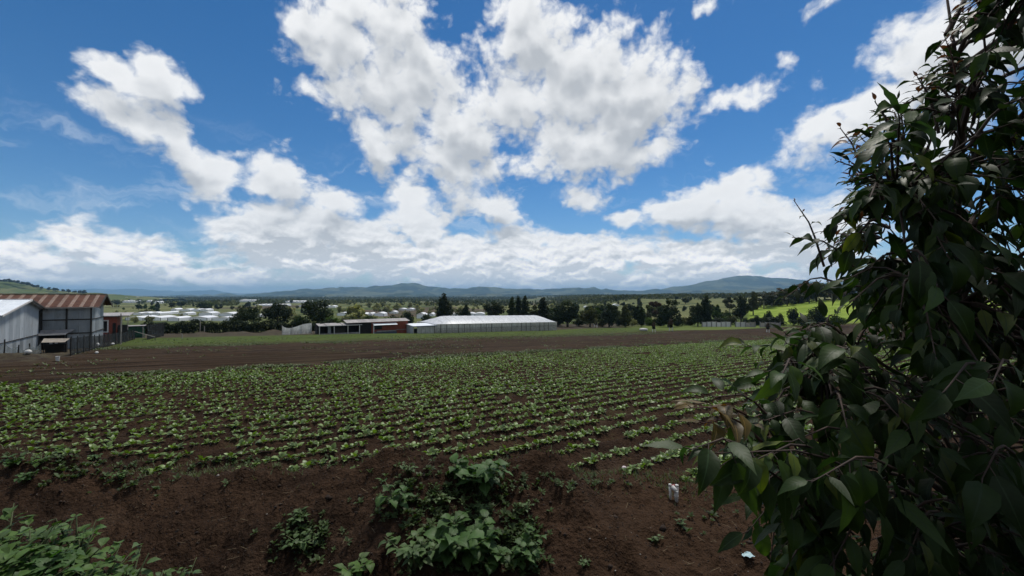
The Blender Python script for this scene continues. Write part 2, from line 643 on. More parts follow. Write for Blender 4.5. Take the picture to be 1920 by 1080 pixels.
def mat_leaf(name, top, under, var=(0.6, 1.35), trans=0.35, rough=0.5, vein=None, tint='object', yellow=None, spec=0.4):
    """leaf blade: duller underside, light shining through, lighter midrib; tint 'object' or a per-vertex attribute"""
    m, g = mat_new(name)
    if tint == 'object':
        r = g.node('ShaderNodeObjectInfo').outputs['Random']
    else:
        r = g.node('ShaderNodeAttribute', attribute_name='tint').outputs['Fac']
    geo = g.node('ShaderNodeNewGeometry')
    col = g.mix(geo.outputs['Backfacing'], top, under)
    if yellow:
        col = g.mix(g.ss(r, 0.80, 1.0), col, yellow)
    pos = geo.outputs['Position']
    n1 = g.noise(pos, 26.0, 2.0)
    v = g.m('MULTIPLY', g.m('MULTIPLY_ADD', r, var[1] - var[0], var[0]), g.m('MULTIPLY_ADD', n1, 0.5, 0.75))
    col = g.mix(1.0, col, g.comb(v, v, v), 'MULTIPLY')
    nm = None
    if vein:
        uv = g.node('ShaderNodeUVMap').outputs[0]
        ux, uy, _ = g.sep(uv)
        ax = g.m('ABSOLUTE', ux)
        mid = g.ss(ax, 0.10, 0.03)
        side = g.m('SINE', g.m('MULTIPLY', g.m('SUBTRACT', uy, g.m('MULTIPLY', ax, 0.18)), 55.0))
        sv = g.m('MULTIPLY', g.ss(side, 0.80, 1.0), 0.14)
        col = g.mix(g.m('MAXIMUM', mid, sv), col, vein)
        nm = bump(g, g.m('SUBTRACT', side, g.m('MULTIPLY', mid, 2.0)), 0.10, 0.001)
    b = principled(g, col, rough, nm, spec)
    t = g.node('ShaderNodeBsdfTranslucent')
    tcol = g.mix(1.0, col, (1.35, 1.5, 0.45), 'MULTIPLY')
    g.put(t.inputs[0], tcol)
    mx = g.node('ShaderNodeMixShader')
    mx.inputs[0].default_value = trans
    g.nt.links.new(b, mx.inputs[1])
    g.nt.links.new(t.outputs[0], mx.inputs[2])
    finish(g, mx.outputs[0])
    return m


def mat_ground():
    m, g = mat_new('ground')
    pos = g.node('ShaderNodeNewGeometry').outputs['Position']
    x, y, z = g.sep(pos)
    s = g.vm('DOT_PRODUCT', pos, (RX, RY, 0))
    t = g.vm('DOT_PRODUCT', pos, (-RY, RX, 0))
    flat = g.comb(x, y, 0.0)
    stv = g.comb(g.m('MULTIPLY', s, 0.09), t, 0.0)
    n_big = g.noise(flat, 0.09, 4.0, 0.55)
    n_mid = g.noise(flat, 0.9, 5.0, 0.6)
    n_fine = g.noise(pos, 14.0, 6.0, 0.68)
    n_row = g.noise(stv, 1.3, 4.0, 0.6)
    wob = g.m('MULTIPLY_ADD', n_mid, 1.6, -0.8)
    tw = g.m('ADD', t, wob)
    # damp dark loam, paler and redder where it has dried
    soil = g.mix(g.ss(n_mid, 0.35, 0.70), (0.0260, 0.0162, 0.0110), (0.052, 0.0315, 0.0200))
    soil = g.mix(g.m('MULTIPLY', g.ss(n_fine, 0.50, 0.72), 0.6), soil, (0.084, 0.053, 0.034))
    soil = g.mix(g.m('MULTIPLY', g.ss(n_fine, 0.46, 0.30), 0.7), soil, (0.012, 0.008, 0.006))
    damp = g.ss(g.noise(flat, 0.55, 4.0, 0.6), 0.50, 0.64)
    soil = g.mix(g.m('MULTIPLY', damp, 0.3), soil, (0.013, 0.0098, 0.0078))
    dry = g.ss(g.noise(g.vm('ADD', flat, (7.0, 3.0, 0.0)), 0.8, 5.0, 0.65), 0.54, 0.70)
    soil = g.mix(g.m('MULTIPLY', dry, 0.5), soil, (0.070, 0.048, 0.033))
    red = g.m('MULTIPLY', g.ss(x, 0.6, 2.0), g.ss(y, 9.3, 8.3))
    soil = g.mix(g.m('MULTIPLY', red, 0.55), soil, (0.060, 0.036, 0.022))
    # thin moss and seedlings between the rows
    inrow = g.m('MULTIPLY', g.ss(y, 8.9, 10.2), g.ss(n_mid, 0.52, 0.68))
    soil = g.mix(g.m('MULTIPLY', inrow, g.ss(n_fine, 0.46, 0.6, 0.0, 0.75)), soil, (0.045, 0.055, 0.022))
    # fallow strip
    fal = g.mix(g.ss(n_row, 0.35, 0.68), (0.026, 0.0170, 0.0110), (0.050, 0.0325, 0.0205))
    fal = g.mix(g.m('MULTIPLY', g.ss(n_big, 0.46, 0.66), g.ss(n_row, 0.45, 0.7, 0.0, 0.75)), fal, (0.060, 0.062, 0.024))
    fal = g.mix(g.m('MULTIPLY', g.ss(g.noise(g.comb(g.m('MULTIPLY', s, 0.02), g.m('MULTIPLY', t, 0.5), 0.0), 1.0, 3.0, 0.7), 0.50, 0.60), 0.8), fal, (0.018, 0.0125, 0.009))
    fal = g.mix(g.m('MULTIPLY', g.ss(g.noise(g.comb(g.m('MULTIPLY', s, 0.05), g.m('MULTIPLY', t, 1.6), 3.0), 1.0, 3.0, 0.7), 0.52, 0.62), 0.7), fal, (0.066, 0.048, 0.034))
    col = g.mix(g.ss(tw, T_FAR, T_FAR + 1.0), soil, fal)
    # green strip before the greenhouse
    grs = g.mix(g.ss(n_row, 0.3, 0.7), (0.040, 0.062, 0.016), (0.085, 0.120, 0.028))
    grs = g.mix(g.ss(g.noise(flat, 0.8, 5.0, 0.7), 0.45, 0.62, 0.0, 0.85), grs, (0.050, 0.055, 0.024))
    grs = g.mix(g.ss(tw, T_FALLOW + 10, T_FALLOW), grs, g.mix(0.55, fal, grs))
    gmask = g.ss(tw, T_FALLOW - 1.5, T_FALLOW + 1.5)
    col = g.mix(gmask, col, grs)
    # trodden yard and track behind it
    yard = g.mix(g.ss(n_mid, 0.35, 0.65), (0.040, 0.030, 0.024), (0.075, 0.066, 0.045))
    ym = g.m('MULTIPLY', g.ss(tw, 91.5, 94.5), g.ss(t, 128.0, 122.0))
    col = g.mix(g.m('MULTIPLY', ym, g.ss(x, 60.0, 40.0)), col, yard)
    comp = g.m('MULTIPLY', g.ss(g.m('ADD', s, wob), -8.5, -10.0), g.ss(tw, 44.0, 46.5))
    col = g.mix(comp, col, yard)
    # valley floor: patchwork of plots
    cell = g.voro(g.vm('MULTIPLY', flat, (0.010, 0.0045, 1.0)), 1.0, 'F1', 0.0, dims='2D', out=1)
    cr, cg, cb = g.sep(cell)
    val = g.mix(cr, (0.060, 0.080, 0.028), (0.165, 0.165, 0.075))
    val = g.mix(g.ss(cg, 0.72, 0.8), val, (0.085, 0.066, 0.046))
    val = g.mix(g.ss(g.noise(flat, 0.035, 5.0, 0.65), 0.50, 0.66), val, (0.036, 0.052, 0.022))
    col = g.mix(g.ss(g.m('ADD', t, g.m('MULTIPLY', n_big, 24.0)), 130.0, 150.0), col, val)
    # pasture on the right hand hill, its sunlit brightness put into the colour
    past = g.mix(g.ss(g.noise(flat, 0.12, 4.0), 0.35, 0.7), (0.14, 0.205, 0.030), (0.225, 0.285, 0.055))
    pm = g.m('MULTIPLY', g.ss(g.m('MULTIPLY_ADD', y, -0.545, g.m('ADD', x, g.m('MULTIPLY', wob, 2.0))), 0.0, 4.0), g.ss(y, 158.0, 178.0))
    col = g.mix(g.m('MULTIPLY', pm, g.ss(y, 300.0, 275.0)), col, past)
    right = g.m('MULTIPLY', g.ss(x, 34.0, 48.0), g.m('MULTIPLY', g.ss(tw, T_FALLOW, T_FALLOW + 2), g.ss(y, 165.0, 150.0)))
    col = g.mix(right, col, g.mix(g.ss(n_mid, 0.4, 0.65), (0.075, 0.105, 0.028), (0.125, 0.15, 0.045)))
    # weedy verge under the camera
    vg = g.m('MULTIPLY', g.ss(y, 4.2, 2.6), g.ss(n_mid, 0.35, 0.55))
    col = g.mix(g.m('MULTIPLY', vg, 0.5), col, (0.03, 0.035, 0.016))
    hgt = g.m('ADD', g.noise(pos, 9.0, 8.0, 0.68), g.m('MULTIPLY', g.voro(pos, 16.0, 'F1', 2.0), 0.35))
    fade = g.ss(y, 90.0, 8.0, 0.15, 1.0, lin=True)
    bn = g.node('ShaderNodeBump')
    g.put(bn.inputs['Height'], hgt)
    g.put(bn.inputs['Strength'], g.m('MULTIPLY', fade, 0.85))
    bn.inputs['Distance'].default_value = 0.11
    rough = g.ss(n_mid, 0.3, 0.7, 0.75, 0.98)
    finish(g, principled(g, col, rough, bn.outputs[0], 0.02))
    return m


MG = mat_ground()


# ------------------------------------------------------------------ ground sheet
def build_ground():
    yb = np.concatenate([np.linspace(-40, 2.2, 26), np.geomspace(2.4, 40, 400)[0:], np.geomspace(41, 30000, 150)])
    core = np.linspace(-1.32, 1.32, 620)
    side = np.array([1.4, 1.55, 1.8, 2.2, 2.8, 3.6, 5.0])
    a = np.concatenate([-side[::-1], core, side])
    wdt = np.maximum(yb, 5.0)
    X = a[None, :] * wdt[:, None]
    Y = np.repeat(yb[:, None], len(a), 1)
    Z = ground(X, Y, True)
    ny, nx = X.shape
    V = np.stack([X, Y, Z], -1).reshape(-1, 3)
    i = (np.arange(ny - 1)[:, None] * nx + np.arange(nx - 1)[None, :]).ravel()
    F = np.stack([i, i + 1, i + 1 + nx, i + nx], 1)
    o = link('ground', npmesh('ground', V, F, MG, smooth=True))
    tag(o, kind='structure')


build_ground()


# ------------------------------------------------------------------ hills and mountains
def mat_hill(name, c1, c2, c3, scale):
    m, g = mat_new(name)
    pos = g.node('ShaderNodeNewGeometry').outputs['Position']
    n = g.noise(pos, scale, 6.0, 0.62)
    col = g.mix(g.ss(n, 0.38, 0.62), c1, c2)
    patch = g.voro(g.vm('MULTIPLY', pos, (1.0, 0.5, 2.0)), scale * 1.7, 'F1', 1.0, out=1)
    pr, pg, pb = g.sep(patch)
    col = g.mix(g.m('MULTIPLY', g.ss(pr, 0.66, 0.74), g.ss(n, 0.60, 0.45)), col, c3)
    finish(g, principled(g, col, 0.95, None, 0.1))
    return m


def ridge(name, label, pts, yc, depth, base, mat, rough, seed, nx=420, ny=60, spur=1.0):
    """a mountain range: crest heights from a list of (picture column, row), real depth and spurs"""
    us = np.array([p[0] for p in pts], float)
    hs = np.array([CAMZ + (HOR - p[1]) / FPX * yc for p in pts], float)
    xs = (us - 960.0) / FPX * yc
    X1 = np.linspace(xs[0], xs[-1], nx)
    crest = np.interp(X1, xs, hs)
    for _ in range(3):
        crest[1:-1] = .25 * crest[:-2] + .5 * crest[1:-1] + .25 * crest[2:]
    v = np.linspace(-1, 0.6, ny)
    Y = yc + v[:, None] * depth + 0 * X1[None, :]
    X = X1[None, :] * (1 + 0 * Y)
    L = depth * 0.30
    prof = np.where(v < 0, np.clip(1 + v, 0, 1) ** 1.35, np.clip(1 - v / 0.6, 0, 1))[:, None]
    rn = 1 - np.abs(2 * fbm(X / L + Y / (L * 4), Y / (L * 1.8), 4, seed, 0.55))
    Z = base + (crest[None, :] - base) * prof * (1 - spur * (1 - prof) * 0.55 * (1 - rn))
    Z = Z + rough * fbm(X / (L * .3), Y / (L * .3), 4, seed + 3) * (0.2 + prof) * np.minimum(1, (1.02 - prof) * 6 + .35)
    V = np.stack([X, Y, Z], -1).reshape(-1, 3)
    i = (np.arange(ny - 1)[:, None] * nx + np.arange(nx - 1)[None, :]).ravel()
    F = np.stack([i, i + 1, i + 1 + nx, i + nx], 1)
    o = link(name, npmesh(name, V, F, mat, smooth=True))
    tag(o, label, kind='structure')
    return o


M_FARHILL = mat_hill('far_mountain', (0.010, 0.020, 0.013), (0.024, 0.040, 0.020), (0.085, 0.095, 0.052), 0.0022)
M_HILL = mat_hill('hill_green', (0.035, 0.055, 0.022), (0.080, 0.105, 0.032), (0.12, 0.13, 0.05), 0.008)
ridge('mountain_ridge', 'long green mountain range rising to a summit on the right',
      [(380, 556), (470, 553), (520, 550), (560, 545), (600, 541), (650, 539), (700, 539), (735, 534), (755, 531), (778, 531), (800, 537),
       (850, 542), (872, 542), (900, 538), (918, 537), (945, 541), (1000, 542), (1055, 539), (1075, 538), (1100, 541), (1140, 545),
       (1200, 546), (1240, 541), (1290, 535), (1330, 525), (1358, 519), (1385, 515.5), (1410, 517), (1440, 519), (1480, 523), (1540, 528),
       (1620, 533), (1720, 538), (1850, 543), (2100, 548)], 8200, 2900, -40, M_FARHILL, 60, 91, nx=520, ny=90, spur=1.5)
ridge('mountain_foothills', 'low foothills with small fields below the range',
      [(430, 560), (520, 556), (600, 553), (680, 556), (760, 551), (840, 555), (930, 552), (1010, 554), (1100, 551), (1180, 556), (1260, 549),
       (1330, 544), (1400, 543), (1480, 541), (1560, 545), (1700, 547), (1900, 550)], 5200, 1200, -38, M_FARHILL, 34, 51, nx=420, ny=60, spur=1.4)
ridge('distant_mountains', 'pale blue mountains at the far left edge of the valley',
      [(-500, 548), (-200, 545), (0, 547), (100, 546), (150, 542), (180, 541), (215, 543), (250, 541), (290, 544), (330, 546), (370, 545),
       (400, 544), (430, 549), (470, 551), (520, 547), (560, 549), (640, 552), (760, 556)], 17000, 3500, -60, M_FARHILL, 50, 17, ny=36)
ridge('green_hill', 'green hill with trees along its top at the left edge',
      [(-900, 512), (-500, 508), (-200, 516), (-60, 524), (0, 526), (20, 527), (45, 531), (70, 538), (100, 543), (130, 546), (170, 549), (240, 554), (330, 560)],
      1500, 420, -24, M_HILL, 5, 77, nx=260, ny=40, spur=.5)


# ------------------------------------------------------------------ farm materials
M_ZINC = mat_worn('zinc_sheet', (0.19, 0.215, 0.23), (0.27, 0.295, 0.30), 0.9, 0.5, (1, 1, .3), (0.15, 0.155, 0.15), 0.5, 0.15)
M_ZINC2 = mat_worn('pale_zinc_sheet', (0.30, 0.335, 0.36), (0.40, 0.43, 0.45), 0.9, 0.5, (1, 1, .3), (0.26, 0.27, 0.27), 0.5, 0.1)
M_WHITEROOF = mat_worn('white_roof_sheet', (0.62, 0.66, 0.69), (0.74, 0.77, 0.79), 1.0, 0.45)
M_RUST = mat_worn('rusty_sheet', (0.060, 0.024, 0.015), (0.105, 0.045, 0.027), 1.2, 0.85, (1, .3, 1), (0.05, 0.02, 0.014))
M_RUSTPALE = mat_worn('half_rusted_sheet', (0.15, 0.095, 0.07), (0.21, 0.155, 0.125), 1.2, 0.75, (1, .3, 1), (0.13, 0.055, 0.03))
M_TIMBER = mat_worn('dark_timber', (0.022, 0.022, 0.021), (0.045, 0.04, 0.034), 3.0, 0.85)
M_PALEWOOD = mat_worn('pale_wood', (0.23, 0.21, 0.18), (0.34, 0.31, 0.27), 3.0, 0.8)
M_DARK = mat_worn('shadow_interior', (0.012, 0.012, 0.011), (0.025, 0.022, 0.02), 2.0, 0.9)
M_TARP = mat_worn('beige_tarp', (0.22, 0.19, 0.155), (0.34, 0.30, 0.25), 2.5, 0.7)
M_WHITE = mat_worn('white_plastic', (0.42, 0.41, 0.38), (0.58, 0.58, 0.56), 9.0, 0.55, c3=(0.34, 0.31, 0.27))
M_GREY = mat_worn('grey_concrete', (0.16, 0.155, 0.145), (0.24, 0.23, 0.22), 2.0, 0.9)
M_TIN = mat_worn('grey_tin', (0.24, 0.225, 0.215), (0.34, 0.32, 0.31), 1.2, 0.6, (1, .4, 1), (0.20, 0.16, 0.14))
M_GREEN = mat_worn('green_sheet', (0.012, 0.055, 0.032), (0.02, 0.085, 0.05), 2.0, 0.6)
M_CREAM = mat_worn('pale_frame', (0.45, 0.44, 0.42), (0.6, 0.58, 0.55), 4.0, 0.7)
M_BLUE = mat_worn('blue_plastic', (0.05, 0.07, 0.12), (0.09, 0.11, 0.17), 3.0, 0.5)


def mat_brick():
    m, g = mat_new('red_brick')
    tc = g.node('ShaderNodeTexCoord').outputs['Object']
    x, y, z = g.sep(tc)
    p = g.comb(g.m('ADD', x, y), z, 0.0)
    b = g.node('ShaderNodeTexBrick')
    g.put(b.inputs['Vector'], p)
    g.put(b.inputs['Color1'], (0.27, 0.060, 0.036))
    g.put(b.inputs['Color2'], (0.20, 0.048, 0.03))
    g.put(b.inputs['Mortar'], (0.15, 0.10, 0.08))
    b.inputs['Scale'].default_value = 3.6
    n = g.noise(tc, 1.4, 4.0)
    col = g.mix(g.ss(n, 0.5, 0.75, 0, 0.6), b.outputs[0], (0.15, 0.042, 0.028))
    finish(g, principled(g, col, 0.9, None, 0.2))
    return m


def mat_plastic(name, c1, c2, trans, grime=0.0, rough=0.35):
    """polythene film: lets light through, dirtier near the ground"""
    m, g = mat_new(name)
    tc = g.node('ShaderNodeTexCoord').outputs['Object']
    oi = g.node('ShaderNodeObjectInfo').outputs['Random']
    p = g.vm('ADD', tc, g.comb(g.m('MULTIPLY', oi, 31.0), 0.0, 0.0))
    n = g.noise(g.vm('MULTIPLY', p, (1.0, 1.0, 0.45)), 1.8, 5.0, 0.6)
    col = g.mix(g.ss(n, 0.35, 0.7), c1, c2)
    if grime:
        z = g.sep(tc)[2]
        gm = g.m('MULTIPLY', g.ss(z, 1.5, 0.1), g.ss(g.noise(p, 3.0, 4.0), 0.3, 0.7, 0.3, grime))
        col = g.mix(gm, col, (0.12, 0.115, 0.09))
    b = principled(g, col, rough, None, 0.4)
    t = g.node('ShaderNodeBsdfTranslucent')
    g.put(t.inputs[0], col)
    mx = g.node('ShaderNodeMixShader')
    mx.inputs[0].default_value = trans
    g.nt.links.new(b, mx.inputs[1])
    g.nt.links.new(t.outputs[0], mx.inputs[2])
    finish(g, mx.outputs[0])
    return m


def mat_net(name, col, open_=0.3):
    m, g = mat_new(name)
    tc = g.node('ShaderNodeTexCoord').outputs['Object']
    n = g.noise(tc, 2.0, 4.0)
    c = g.mix(g.ss(n, 0.35, 0.7), col, tuple(k * 1.9 for k in col))
    b = principled(g, c, 0.9, None, 0.1)
    t = g.node('ShaderNodeBsdfTransparent')
    mx = g.node('ShaderNodeMixShader')
    g.put(mx.inputs[0], g.m('MULTIPLY', g.ss(n, 0.3, 0.7, 0.6, 1.3), open_))
    g.nt.links.new(b, mx.inputs[1])
    g.nt.links.new(t.outputs[0], mx.inputs[2])
    finish(g, mx.outputs[0])
    return m


M_BRICK = mat_brick()
M_FILM = mat_plastic('roof_film', (0.60, 0.62, 0.64), (0.76, 0.78, 0.80), 0.25)
M_FILMWALL = mat_plastic('wall_film', (0.52, 0.52, 0.48), (0.74, 0.74, 0.70), 0.5, 0.7)
M_FARFILM = mat_plastic('far_film', (0.80, 0.81, 0.82), (0.88, 0.88, 0.88), 0.1)
M_NET = mat_net('shade_net', (0.012, 0.015, 0.016), 0.22)
M_NETPALE = mat_net('pale_net', (0.10, 0.115, 0.115), 0.35)


# ------------------------------------------------------------------ farm building kit
def sheet_mesh(w, h, mat, n=6, amp=0.016):
    """corrugated sheet standing in the x-z plane, ribs along z"""
    k = n * 2 + 1
    V, F = [], []
    for j in (0, 1):
        for i in range(k):
            V.append((w * i / (k - 1), (amp if i % 2 else -amp), h * j))
    for i in range(k - 1):
        F.append((i, i + 1, k + i + 1, k + i))
    return npmesh('sheet', np.array(V), np.array(F), mat)


def clip_sheet(x0, x1, z0, top, mat, n=5, amp=0.016):
    """corrugated sheet whose top edge follows top(x)"""
    k = n * 2 + 1
    V, F = [], []
    xs = [x0 + (x1 - x0) * i / (k - 1) for i in range(k)]
    for i, x in enumerate(xs):
        V.append((x - x0, amp if i % 2 else -amp, z0))
    for i, x in enumerate(xs):
        V.append((x - x0, amp if i % 2 else -amp, max(z0 + .01, top(x))))
    for i in range(k - 1):
        F.append((i, i + 1, k + i + 1, k + i))
    return npmesh('sheet', np.array(V), np.array(F), mat)


def place(s, t, z=None):
    x, y = st(s, t)
    return (x, y, g1(x, y) if z is None else z)


def build_barn():
    z0 = -2.35
    root = empty('barn', place(-10.2, 65.2, z0), RANG,
                 'tall zinc sheet barn with a striped rusty roof behind the white roofed shed', 'barn')
    L, W, EV, RD = 27.0, 6.8, 4.75, 5.95
    tiers = [(-0.3, 1.72), (1.78, 3.2), (3.26, EV)]
    w = 0.93
    cache = {}
    for k in range(12):
        for (a, b) in tiers:
            mt = random.choice([M_ZINC, M_ZINC, M_ZINC2]) if k < 4 else M_ZINC
            key = (a, mt.name)
            if key not in cache:
                cache[key] = sheet_mesh(w, b - a, mt)
            link('wall_sheet', cache[key], root, (-(k + 1) * w, 0.0, a))
    link('back_wall', MB().box(-L, 0, W, W + .05, -.3, EV).mesh('back_wall', M_ZINC), root)
    link('far_wall', MB().box(-L, -12 * w - .01, 0, .05, -.3, EV).mesh('far_wall', M_ZINC), root)

    def top(y):
        return EV + (RD - EV) * (1 - abs(y - W / 2) / (W / 2)) - .04
    n = 7
    ww = W / n
    for k in range(n):
        for (a, b) in tiers[:2]:
            link('wall_sheet', sheet_mesh(ww, b - a, random.choice([M_ZINC, M_ZINC2])), root, (0, k * ww, a), (0, 0, math.pi / 2))
        link('wall_sheet', clip_sheet(k * ww, (k + 1) * ww, tiers[2][0], top, random.choice([M_ZINC, M_ZINC2, M_ZINC2])), root, (0, k * ww, 0), (0, 0, math.pi / 2))
    for zz in (1.75, 3.23):
        MB().beam((-12 * w, -.05, zz), (0, -.05, zz), .06, .11).build('girt', M_TIMBER, root)
        MB().beam((.06, 0, zz), (.06, W, zz), .06, .09).build('girt', M_TIMBER, root)
    for xx in (-3.75, -1.9, 0.0, -5.6, -7.5):
        MB().box(xx - .07, xx + .07, -.13, -.02, -.3, EV).build('post', M_TIMBER, root)
    # roof sheets, one strip after another
    over, n = 0.75, 34
    ws = (L + 2 * over) / n
    slope = math.atan2(RD - EV, W / 2)
    Ls = math.hypot(RD - EV, W / 2) + 0.55
    m1, m2 = sheet_mesh(ws * .66, Ls, M_RUST, 4), sheet_mesh(ws * .34 + .02, Ls, M_RUSTPALE, 2)
    for k in range(n):
        x = over - (k + 1) * ws
        for side in (0, 1):
            for me, dx, dz in ((m2, 0, .03), (m1, ws * .33, .012)):
                if side == 0:
                    link('roof_sheet', me, root, (x + dx, W / 2, RD + dz), (math.pi / 2 + math.pi + slope * -1 + math.pi * 0, 0, 0)).rotation_euler = (math.pi / 2 + slope + math.pi / 1 * 0, 0, 0)
                else:
                    link('roof_sheet', me, root, (x + dx, W / 2, RD + dz), (-math.pi / 2 - slope, 0, 0))
    # correct the pitch of the near slope: strips hang from the ridge towards the viewer
    for o in root.children:
        if o.name.startswith('roof_sheet'):
            near = o.rotation_euler.x > 0
            o.rotation_euler = ((math.pi / 2 + slope), 0, 0) if near else (-(math.pi / 2 + slope), 0, 0)
    MB().beam((over, W / 2, RD + .07), (-L - over, W / 2, RD + .07), .3, .05).build('ridge_cap', M_RUSTPALE, root)
    for sy in (-1, 1):
        e = W / 2 + sy * (W / 2 + .5)
        MB().beam((over, W / 2, RD - .06), (over, e, EV - .24), .06, .26).build('barge_board', M_TIMBER, root)
    MB().beam((over, -.5, EV - .24), (-L, -.5, EV - .24), .06, .1).build('eave_board', M_PALEWOOD, root)
    # awning over the dark doorway
    aw = MB()
    aw.hexa([(-3.9, -1.25, 1.72), (-1.75, -1.25, 1.72), (-1.75, -1.25, 1.77), (-3.9, -1.25, 1.77),
             (-3.9, -.14, 2.15), (-1.25, -.14, 2.15), (-1.25, -.14, 2.20), (-3.9, -.14, 2.20)])
    aw.build('awning', M_TIN, root)
    MB().beam((-3.95, -1.27, 1.74), (-1.72, -1.27, 1.74), .04, .09).build('awning_edge', M_CREAM, root)
    MB().box(-3.85, -2.0, -.2, -.14, -.3, 1.7).build('doorway_shade', M_DARK, root)  # dark slab painted in for the shade of the opening
    for xx in (-3.0, -2.6):
        MB().box(xx - .1, xx + .1, -.3, -.22, .7, 1.15).build('window', M_CREAM, root)


build_barn()


def build_shed():
    z0 = -2.25
    root = empty('shed', place(-14, 64.5, z0), RANG, 'low pale sheet metal shed with a bright white roof at the left edge', 'shed')
    ry, rz = -4.2, 3.08 - z0                # ridge
    ey, ez = 0.55, 2.04 - z0                # right eave
    ly, lz = -11.6, 1.85 - z0               # left eave
    L = 15.0

    def top(y):
        return (lz + (rz - lz) * (y - ly) / (ry - ly) if y < ry else ez + (rz - ez) * (y - ey) / (ry - ey)) - .05
    n = 12
    ww = 11.1 / n
    for k in range(n):
        y0 = -11.1 + k * ww
        link('wall_sheet', sheet_mesh(ww, 2.0, random.choice([M_ZINC2, M_ZINC2, M_ZINC])), root, (0, y0, -.3), (0, 0, math.pi / 2))
        link('wall_sheet', clip_sheet(y0, y0 + ww, 1.74, top, M_ZINC2), root, (0, y0, 0), (0, 0, math.pi / 2))
    MB().beam((.05, -11.1, 1.72), (.05, 0, 1.72), .05, .07).build('girt', M_TIMBER, root)
    MB().box(-.07, .08, -.06, .09, -.3, ez - .12).build('corner_post', M_TIMBER, root)
    for k in range(6):
        link('wall_sheet', sheet_mesh(.95, ez - .1 + .3, M_ZINC), root, (-(k + 1) * .95, .02, -.3))
    MB().box(-L, 0, -11.15, -11.1, -.3, lz - .1).build('back_wall', M_ZINC2, root)
    MB().box(-L, -5.72, -.03, .02, -.3, ez - .1).build('far_wall', M_ZINC, root)
    ns = 17
    ws = (L + .5) / ns
    for (y1, z1) in ((ly, lz), (ey, ez)):
        dy, dz = y1 - ry, z1 - rz
        a = math.atan2(-dz, abs(dy))
        me = sheet_mesh(ws, math.hypot(dy, dz), M_WHITEROOF, 5)
        for k in range(ns):
            rx = (math.pi / 2 + a) if dy < 0 else -(math.pi / 2 + a)
            link('roof_sheet', me, root, (.45 - (k + 1) * ws, ry, rz + .02), (rx, 0, 0))
        MB().beam((.46, ry, rz - .04), (.46, y1, z1 - .04), .05, .16).build('barge_board', M_TIMBER if dy > 0 else M_CREAM, root)
    MB().beam((.45, ry, rz + .06), (-L, ry, rz + .06), .22, .04).build('ridge_cap', M_WHITEROOF, root)


build_shed()


def build_fence(name, label, a, b, h, mat, step=2.3, post=M_TIMBER, sag=0.0, base=.05):
    (s0, t0), (s1, t1) = a, b
    n = max(1, round(math.hypot(s1 - s0, t1 - t0) / step))
    pts = [Vector(place(s0 + (s1 - s0) * i / n, t0 + (t1 - t0) * i / n)) for i in range(n + 1)]
    root = empty(name, pts[0], 0, label, 'fence')
    o = pts[0]
    hs = [h * random.uniform(.93, 1.07) for _ in pts]
    for i, p in enumerate(pts):
        q = p - o
        lean = Vector((random.uniform(-.05, .05), random.uniform(-.05, .05), 0))
        MB().tube([q - Vector((0, 0, .3)), q + lean + Vector((0, 0, hs[i] + .15))], [.05, .04], 6).build('post', post, root)
    for i in range(n):
        k = 8
        V, F = [], []
        d = (pts[i + 1] - pts[i])
        nrm = Vector((-d.y, d.x, 0)).normalized()
        for j in range(k + 1):
            f = j / k
            p = pts[i] - o + d * f
            hh = hs[i] * (1 - f) + hs[i + 1] * f - sag * math.sin(math.pi * f) * random.uniform(.7, 1.2)
            off = nrm * (.05 * math.sin(j * 1.7 + i))
            V += [p + off + Vector((0, 0, base)), p - off * .5 + Vector((0, 0, hh))]
        for j in range(k):
            F.append((2 * j, 2 * j + 2, 2 * j + 3, 2 * j + 1))
        link('net_panel', npmesh('net_panel', np.array([tuple(v) for v in V]), np.array(F), mat, smooth=True), root)
    return root


build_fence('net_fence', 'black shade net fence running back along the barn yard', (-9.3, 51.5), (-8.9, 88), 1.45, M_NET)
build_fence('net_fence', 'sagging pale net fence in front of the white roofed shed', (-12.4, 46), (-12.0, 56), 1.0, M_NETPALE, 2.6, sag=.35)
build_fence('picket_fence', 'short dark stick fence between the red house and the hedge', (-7.2, 86), (-6.2, 101), 2.3, M_NET, 1.4)


def build_shelter():
    root = empty('tarp_shelter', place(-10.8, 57.4), RANG, 'small beige tarp stretched over sticks beside the barn fence', 'shelter')
    c = [(-1.3, -.9, 1.05), (0.2, -.9, .98), (0.25, .8, 1.2), (-1.5, .8, 1.28)]
    V, F = [], []
    n = 6
    for i in range(n + 1):
        for j in range(n + 1):
            a, b = i / n, j / n
            p = [c[0][k] * (1 - a) * (1 - b) + c[1][k] * a * (1 - b) + c[2][k] * a * b + c[3][k] * (1 - a) * b for k in range(3)]
            p[2] -= .16 * math.sin(math.pi * a) * math.sin(math.pi * b)
            V.append(p)
    for i in range(n):
        for j in range(n):
            q = i * (n + 1) + j
            F.append((q, q + n + 1, q + n + 2, q + 1))
    link('tarp', npmesh('tarp', np.array(V), np.array(F), M_TARP, True), root)
    for p in c:
        MB().tube([(p[0], p[1], -.2), (p[0], p[1], p[2])], [.035, .03], 6).build('stick', M_TIMBER, root)
    MB().box(-1.3, .1, .3, .7, -.1, .75).build('shade_box', M_DARK, root)  # near-black box added to paint the dark underneath the tarp


build_shelter()


